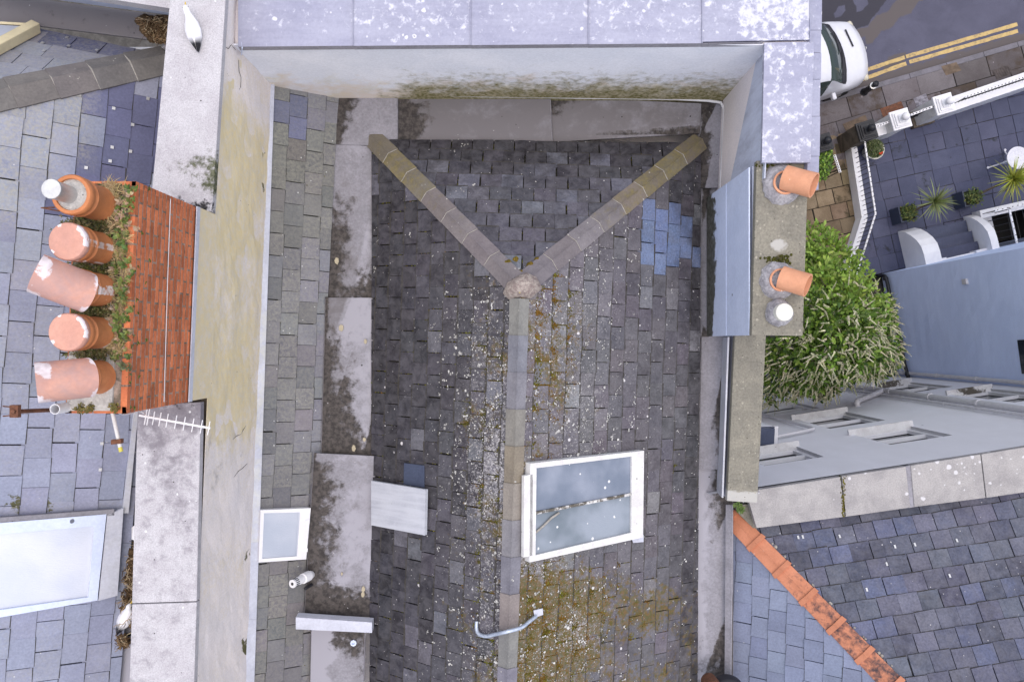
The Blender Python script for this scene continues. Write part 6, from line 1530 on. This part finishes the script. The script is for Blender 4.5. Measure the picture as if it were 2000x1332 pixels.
mb = MB(); mb.lathe(cpt(.005, 0, .70), [(.04, 0), (.04, .012), (0, .014)], 14, cf); mb.build('badge_disc', M['steel'], car, 40)
for y0, y1 in ((.5, -.1), (0, -.6)):
    mb = MB(); mb.tube([cpt(-.82, y0, 1.21), cpt(-.95, y1, 1.345)], .010, 5); mb.build('wiper', M['trim'], car, 60)

# ================================================================ flowering tree
tr = thing('flowering_tree', GZ(1600, 610), 'bushy evergreen tree hung with creamy white flower spikes beside the chimney', 'tree')
rr = random.Random(101)
tb_ = P(1612, 618, 20); tb_ = V3((tb_.x - .3, tb_.y, 0))
clumps = []
def addc(px, py, D, r): clumps.append((P(px, py, D), r))
for px, py, D, r in [(1592, 470, 15.6, .30), (1610, 490, 15.4, .36), (1585, 520, 15.2, .42), (1640, 525, 15.4, .40), (1670, 545, 15.6, .34), (1610, 560, 14.9, .46), (1650, 585, 14.9, .48), (1690, 590, 15.3, .40), (1580, 610, 14.7, .46), (1625, 630, 14.5, .50), (1670, 640, 14.8, .48), (1710, 640, 15.3, .38), (1725, 600, 15.6, .28),
                     (1560, 660, 14.9, .46), (1600, 690, 14.6, .48), (1645, 690, 14.7, .46), (1690, 690, 15.1, .42), (1725, 680, 15.5, .32), (1735, 705, 15.8, .22), (1530, 700, 15.2, .42), (1570, 725, 15.2, .38), (1615, 735, 15.3, .33), (1655, 730, 15.4, .28), (1515, 735, 15.5, .34), (1545, 755, 15.6, .25), (1500, 690, 15.6, .35), (1700, 725, 15.7, .22), (1590, 505, 15.8, .3), (1745, 690, 15.9, .14), (1505, 775, 16., .16)]:
    addc(px + rr.gauss(0, 3), py + rr.gauss(0, 3), D, r * rr.uniform(.82, 1.08))
for k in range(16):
    t = rr.uniform(0, 6.28); addc(1615 + 104 * math.cos(t) * rr.uniform(.85, 1.06), 622 + 150 * math.sin(t) * rr.uniform(.85, 1.0), rr.uniform(15.2, 15.9), rr.uniform(.10, .17))
mb = MB(); hub = V3((tb_.x, tb_.y, 2.6))
mb.tube(smooth([tb_, tb_ + V3((.05, 0, 1.)), hub]), [.12] * 6 + [.11] * 6 + [.10], 9)
for c, r in clumps: mb.tube(smooth([hub + V3((0, 0, -.2)), hub.lerp(c, .5) + V3((0, 0, .25)), c]), [.045] * 6 + [.03] * 6 + [.008], 6)
mb.build('trunk', M['bark'], tr, 60)
mb = MB(); fl = MB()
GREENS = [(.085, .155, .022), (.14, .235, .032), (.19, .30, .05), (.26, .37, .075), (.05, .10, .016)]
for c, r in clumps:
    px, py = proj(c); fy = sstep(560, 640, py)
    hue = rr.uniform(0, 1)
    for k in range(int(470 * r / .4 * (r / .4))):
        u = V3((rr.gauss(0, 1), rr.gauss(0, 1), rr.gauss(0, 1))).normalized(); q = c + V3((u.x, u.y, u.z * .85)) * r * (.45 + .75 * rr.random() ** .8)
        if u.z < -.55: continue
        d = (u * .7 + V3((rr.gauss(0, .6), rr.gauss(0, .6), rr.gauss(.05, .4)))).normalized()
        nrm = (u + V3((rr.gauss(0, .4), rr.gauss(0, .4), .9))).normalized()
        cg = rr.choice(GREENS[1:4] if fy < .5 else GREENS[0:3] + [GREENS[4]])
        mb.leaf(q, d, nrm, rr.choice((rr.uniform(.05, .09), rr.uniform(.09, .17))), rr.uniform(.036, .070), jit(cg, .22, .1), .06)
    for k in range(3):
        u = V3((rr.gauss(0, 1), rr.gauss(0, 1), rr.gauss(.3, .5))).normalized(); mb.tube([c, c + u * r * .7, c + u * r * 1.08 + V3((rr.gauss(0, .04), rr.gauss(0, .04), 0))], [.008, .005, .003], 4, c=(.20, .17, .12))
    for k in range(int((2 + 36 * fy) * r / .4 * (1.6 if px > 1640 or py > 680 else .8))):
        u = V3((rr.gauss(0, 1), rr.gauss(-.15, 1), rr.gauss(.6, .7))).normalized(); q = c + u * r * rr.uniform(.92, 1.12)
        out = (c - V3((tb_.x, tb_.y, 3.4))).normalized()
        d = (u * .8 + out * .5 + V3((rr.gauss(0, .5), rr.gauss(0, .45) - .25, rr.uniform(-.7, .2)))).normalized(); L = rr.uniform(.14, .26)
        cc = jit(rr.choice([(.52, .50, .38), (.42, .43, .29), (.60, .58, .47)]), .15)
        for z in range(9):
            t = z / 8; pp = q + d * L * t + V3((0, 0, -.06 * t * t)); rad = .021 * (1 - t * .55)
            a = d.orthogonal().normalized()
            for w_ in range(3):
                e = V3((rr.gauss(0, 1), rr.gauss(0, 1), rr.gauss(0, 1))).normalized(); fl.leaf(pp - e * rad, e, V3((0, 0, 1)), rad * 2.2, rad * 1.5, jit(cc, .12))
mb.build('crown', M['leaf'], tr)
fl.build('flower_spikes', M['leaf'], tr)['kind'] = 'stuff'

# dark thing cut off at the bottom edge, over the right gutter
dk_ = thing('flue_cowl', P(1415, 1335, 9.9), 'dark rounded cowl with a brown rim peeping in at the bottom edge', 'cowl')
mb = MB(); c = P(1418, 1352, 9.95); mb.lathe(V3((c.x, c.y, c.z)), [(.235, 0), (.235, .10), (.22, .14), (.15, .17), (0, .18)], 32); mb.build('hood', M['trim'], dk_, 50)
mb = MB(); c = P(1388, 1335, 9.9); mb.lathe(c, [(.10, -.1), (.115, .16), (.105, .18), (.09, .1)], 24); mb.build('rim', M['rust'], dk_, 50)
EXPO = 0.92
# ================================================================ camera, light, world
cam_d = bpy.data.cameras.new('camera'); cam = bpy.data.objects.new('camera', cam_d); col.objects.link(cam)
cam.location = (0, 0, CAMZ); cam.rotation_euler = (0, 0, 0)
cam_d.sensor_width = 36; cam_d.lens = 36 * F / 2000; cam_d.clip_end = 500; cam_d.clip_start = .1
scene.camera = cam
sun_dir = V3((.10, -.08, 1.0)).normalized()
elev = math.asin(sun_dir.z); az = math.atan2(sun_dir.x, sun_dir.y)
w = bpy.data.worlds.new('World'); scene.world = w; w.use_nodes = True
nt = w.node_tree; bg = nt.nodes['Background']
sk = nt.nodes.new('ShaderNodeTexSky'); sk.sky_type = 'NISHITA'; sk.sun_disc = False
sk.sun_elevation = elev; sk.sun_rotation = az; sk.air_density = 1.0; sk.dust_density = 5.0; sk.ozone_density = 1.0
nt.links.new(sk.outputs[0], bg.inputs[0]); bg.inputs[1].default_value = .085
sl = bpy.data.lights.new('sun', 'SUN'); sl.energy = 1.5; sl.angle = math.radians(150); sl.color = (1, .98, .985)
so_ = bpy.data.objects.new('sun', sl); col.objects.link(so_); so_.location = (0, 0, 40)
so_.rotation_euler = (-sun_dir).to_track_quat('-Z', 'Y').to_euler()
scene.view_settings.view_transform = 'Standard'; scene.view_settings.look = 'None'
scene.view_settings.exposure = EXPO; scene.view_settings.gamma = 1
scene.render.engine = 'CYCLES'
scene.cycles.max_bounces = 8; scene.cycles.diffuse_bounces = 6
